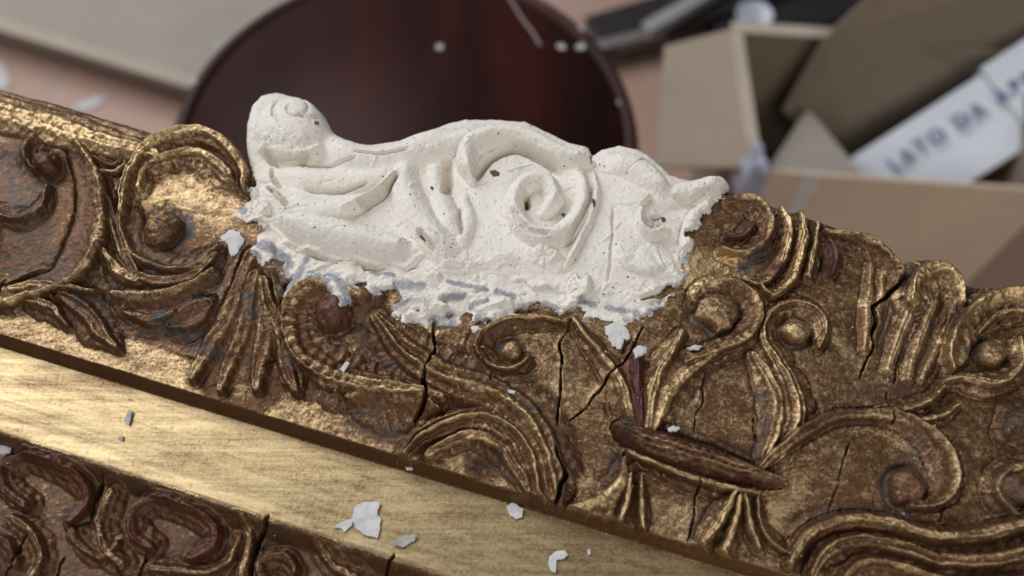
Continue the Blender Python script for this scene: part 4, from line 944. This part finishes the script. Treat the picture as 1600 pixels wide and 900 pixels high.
# paper scraps on the tiles
M_PAPER = simple('paper', (.55, .52, .52), .9)
def fscrap(label, pxs, z=.003, mat=None, name='paper_scrap', cat='paper'):
    o = slab(name, [at(x, y, z) for x, y in pxs][::-1], .002, mat or M_PAPER); tag(o, label, cat); return o
fscrap('pale elongated paper scrap on the tiles left of the stool', [(112, 166), (150, 150), (168, 154), (150, 166), (122, 174)])
fscrap('pale paper scrap at the left picture edge on the tiles', [(-20, 92), (4, 98), (16, 124), (10, 142), (-20, 134)])
# open cardboard box with flaps
ZT = .26
A = np.array(at(1172, 266, ZT)); Bx = np.array(at(1660, 300, ZT)); D = np.array(at(1142, 50, ZT)); Cx = D+(Bx-A)
box = thing('cardboard_box', 'open tan cardboard box with raised flaps at the right behind the frame', 'box', (A[0], A[1], 0))
def down(p, z=0.0): return np.array([p[0], p[1], z])
th = .004
slab('wall', [A, down(A), down(Bx), Bx], th, M_CARD, box)                       # near wall
slab('wall', [D, down(D), down(A)+np.array([0, .0045, 0]), A+np.array([0, .0045, 0])], th, M_CARDD, box)  # left, far and right walls in the darker brown board
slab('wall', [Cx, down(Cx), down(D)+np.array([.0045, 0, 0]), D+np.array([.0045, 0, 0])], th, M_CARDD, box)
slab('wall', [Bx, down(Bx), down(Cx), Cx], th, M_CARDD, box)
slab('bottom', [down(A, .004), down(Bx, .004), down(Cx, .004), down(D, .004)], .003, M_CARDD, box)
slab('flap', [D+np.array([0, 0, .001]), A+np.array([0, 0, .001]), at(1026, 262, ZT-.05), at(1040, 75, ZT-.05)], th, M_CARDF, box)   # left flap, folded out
slab('flap_edge', [D+np.array([-.002, 0, .006]), A+np.array([-.002, 0, .006]), A+np.array([.012, 0, .006]), D+np.array([.012, 0, .006])], .003, M_CARDE, box)
slab('flap_edge', [D+np.array([.0, -.006, .007]), D+(Cx-D)*.42+np.array([0, -.006, .007]), D+(Cx-D)*.42+np.array([0, .01, .007]), D+np.array([0, .01, .007])], .003, M_CARDE, box)
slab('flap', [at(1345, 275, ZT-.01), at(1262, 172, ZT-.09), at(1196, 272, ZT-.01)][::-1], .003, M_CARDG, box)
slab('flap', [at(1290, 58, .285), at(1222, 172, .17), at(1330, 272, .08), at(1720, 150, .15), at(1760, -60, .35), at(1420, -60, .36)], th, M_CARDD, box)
# strip of pale tape on the near wall
M_TAPE = simple('pale_tape', (.55, .53, .52), .45, var=.05)
t0 = A+(Bx-A)*.175; t1 = A+(Bx-A)*.235; off = np.array([0, -.0008, 0])
slab('tape', [t0+off, down(t0, .02)+off, down(t1, .02)+off, t1+off], .0003, M_TAPE, box)
# white carton standing diagonally in the box
M_WH = simple('white_carton', (.62, .65, .71), .6, var=.04, scale=20); M_WHS = simple('white_carton_side', (.50, .52, .56), .6, var=.04, scale=20)
M_BLUE = simple('blue_print', (.10, .14, .26), .6, var=.1); M_RED = simple('red_print', (.42, .025, .03), .6, var=.1)
q0 = np.array(at(1306, 262, .165)); q1 = np.array(at(1660, 34, .30))
u = (q1-q0); Lc = np.linalg.norm(u); u /= Lc
view = (q0-CAM)/np.linalg.norm(q0-CAM)
v = np.cross(u, -view); v /= np.linalg.norm(v)
if v[2] > 0 and np.dot(v, UPV) > 0: v = -v
nrm = np.cross(v, u); nrm = nrm if np.dot(nrm, -view) > 0 else -nrm
tl = .12; nrm2 = nrm*math.cos(tl)-v*math.sin(tl); v2 = v*math.cos(tl)+nrm*math.sin(tl)      # face turned up towards the window
WC = .098
start = q0-u*.0
carton = thing('white_carton', 'white carton with blue lettering standing diagonally in the open cardboard box', 'carton', tuple(start))
cuboid('body', start-nrm2*.045, u*(Lc*.66), v2*WC, nrm2*.045, M_WH, carton)
cuboid('body_end', start+u*(Lc*.66+.0005)-nrm2*.045-v2*.006, u*(Lc*.75), v2*(WC+.012), nrm2*.051, M_WH, carton)
cuboid('red_stripe', start+v2*(WC+.0005)-nrm2*.043+u*.12, u*.20, v2*.001, nrm2*.03, M_RED, carton)
fc = bpy.data.curves.new('lettering', 'FONT'); fc.body = 'LATO DA APRIRE'; fc.size = .0235; fc.extrude = .0002; fc.space_character = 1.25; fc.offset = 0.0006
fo = bpy.data.objects.new('lettering_tmp', fc); col.objects.link(fo)
bpy.context.view_layer.update(); dg = bpy.context.evaluated_depsgraph_get(); tme = bpy.data.meshes.new_from_object(fo.evaluated_get(dg)); bpy.data.objects.remove(fo)
tme.materials.clear(); tme.materials.append(M_BLUE)
to = bpy.data.objects.new('lettering', tme); col.objects.link(to)
Rm = Matrix(((u[0], -v2[0], nrm2[0]), (u[1], -v2[1], nrm2[1]), (u[2], -v2[2], nrm2[2]))).to_4x4()
org = start+u*.048+v2*.042+nrm2*.0075
to.parent = carton; to.matrix_parent_inverse = Matrix.Translation(carton.location).inverted(); to.matrix_basis = Matrix.Translation(Vector(org)) @ Rm
# clutter at the back
M_DARK = simple('dark_moulding', (.02, .016, .016), .5); M_GREYW = simple('grey_moulding', (.33, .33, .34), .5); M_LIL = simple('lilac_plastic', (.36, .36, .44), .35)
def bar(name, cat, label, a, b, wd, z, mat):
    a = np.array(at(*a, z)); b = np.array(at(*b, z)); d = (b-a)/np.linalg.norm(b-a); n = np.array([-d[1], d[0], 0])
    o = cuboid(name, a-n*wd/2-np.array([0, 0, .02]), b-a, n*wd, (0, 0, .02), mat); tag(o, label, cat); return o
bar('moulding_strip', 'moulding', 'dark moulding strip lying across the tiles at the top', (930, 52), (1330, -70), .075, .04, M_DARK)
bar('moulding_strip', 'moulding', 'pale grey moulding strip lying on the dark one at the top', (1010, 42), (1150, -40), .022, .062, M_GREYW)
bar('moulding_strip', 'moulding', 'thin grey strip crossing the tiles behind the stool', (925, 72), (1040, 44), .018, .045, simple('thin_strip', (.20, .17, .17), .5))
bar('moulding_strip', 'moulding', 'dark strip behind the far flap of the cardboard box', (1120, 44), (1420, -40), .09, .03, M_DARK)
pc = at(1180, 22, .10); lathe('paper_cup', [(.018, -.08), (.026, 0), (.027, .001), (.024, .001), (.016, -.074), (.0005, -.074)], 24, simple('white_cup', (.60, .62, .68), .5), pc)
tag(bpy.data.objects['paper_cup'], 'small white cup beyond the cardboard box at the top', 'cup')
# crumpled lilac bag by the near left corner of the box
def crumple(name, px, py, z, r, mat):
    c = at(px, py, z); bm = bmesh.new(); bmesh.ops.create_icosphere(bm, subdivisions=4, radius=1)
    for vv in bm.verts:
        q = vv.co; nn = math.sin(5*q.x+2*q.y)*.16+math.sin(7*q.y-3*q.z+1)*.14+math.sin(11*q.z+4*q.x)*.1
        vv.co = Vector((q.x*r*.55, q.y*r*.8, q.z*r*1.6))*(1+nn)+Vector(c)
    me = bpy.data.meshes.new(name); bm.to_mesh(me); bm.free(); me.materials.append(mat); o = bpy.data.objects.new(name, me); col.objects.link(o); me.polygons.foreach_set('use_smooth', [True]*len(me.polygons)); return o
tag(crumple('plastic_bag', 1172, 276, .24, .026, M_LIL), 'crumpled lilac plastic bag by the near corner of the open box', 'bag')
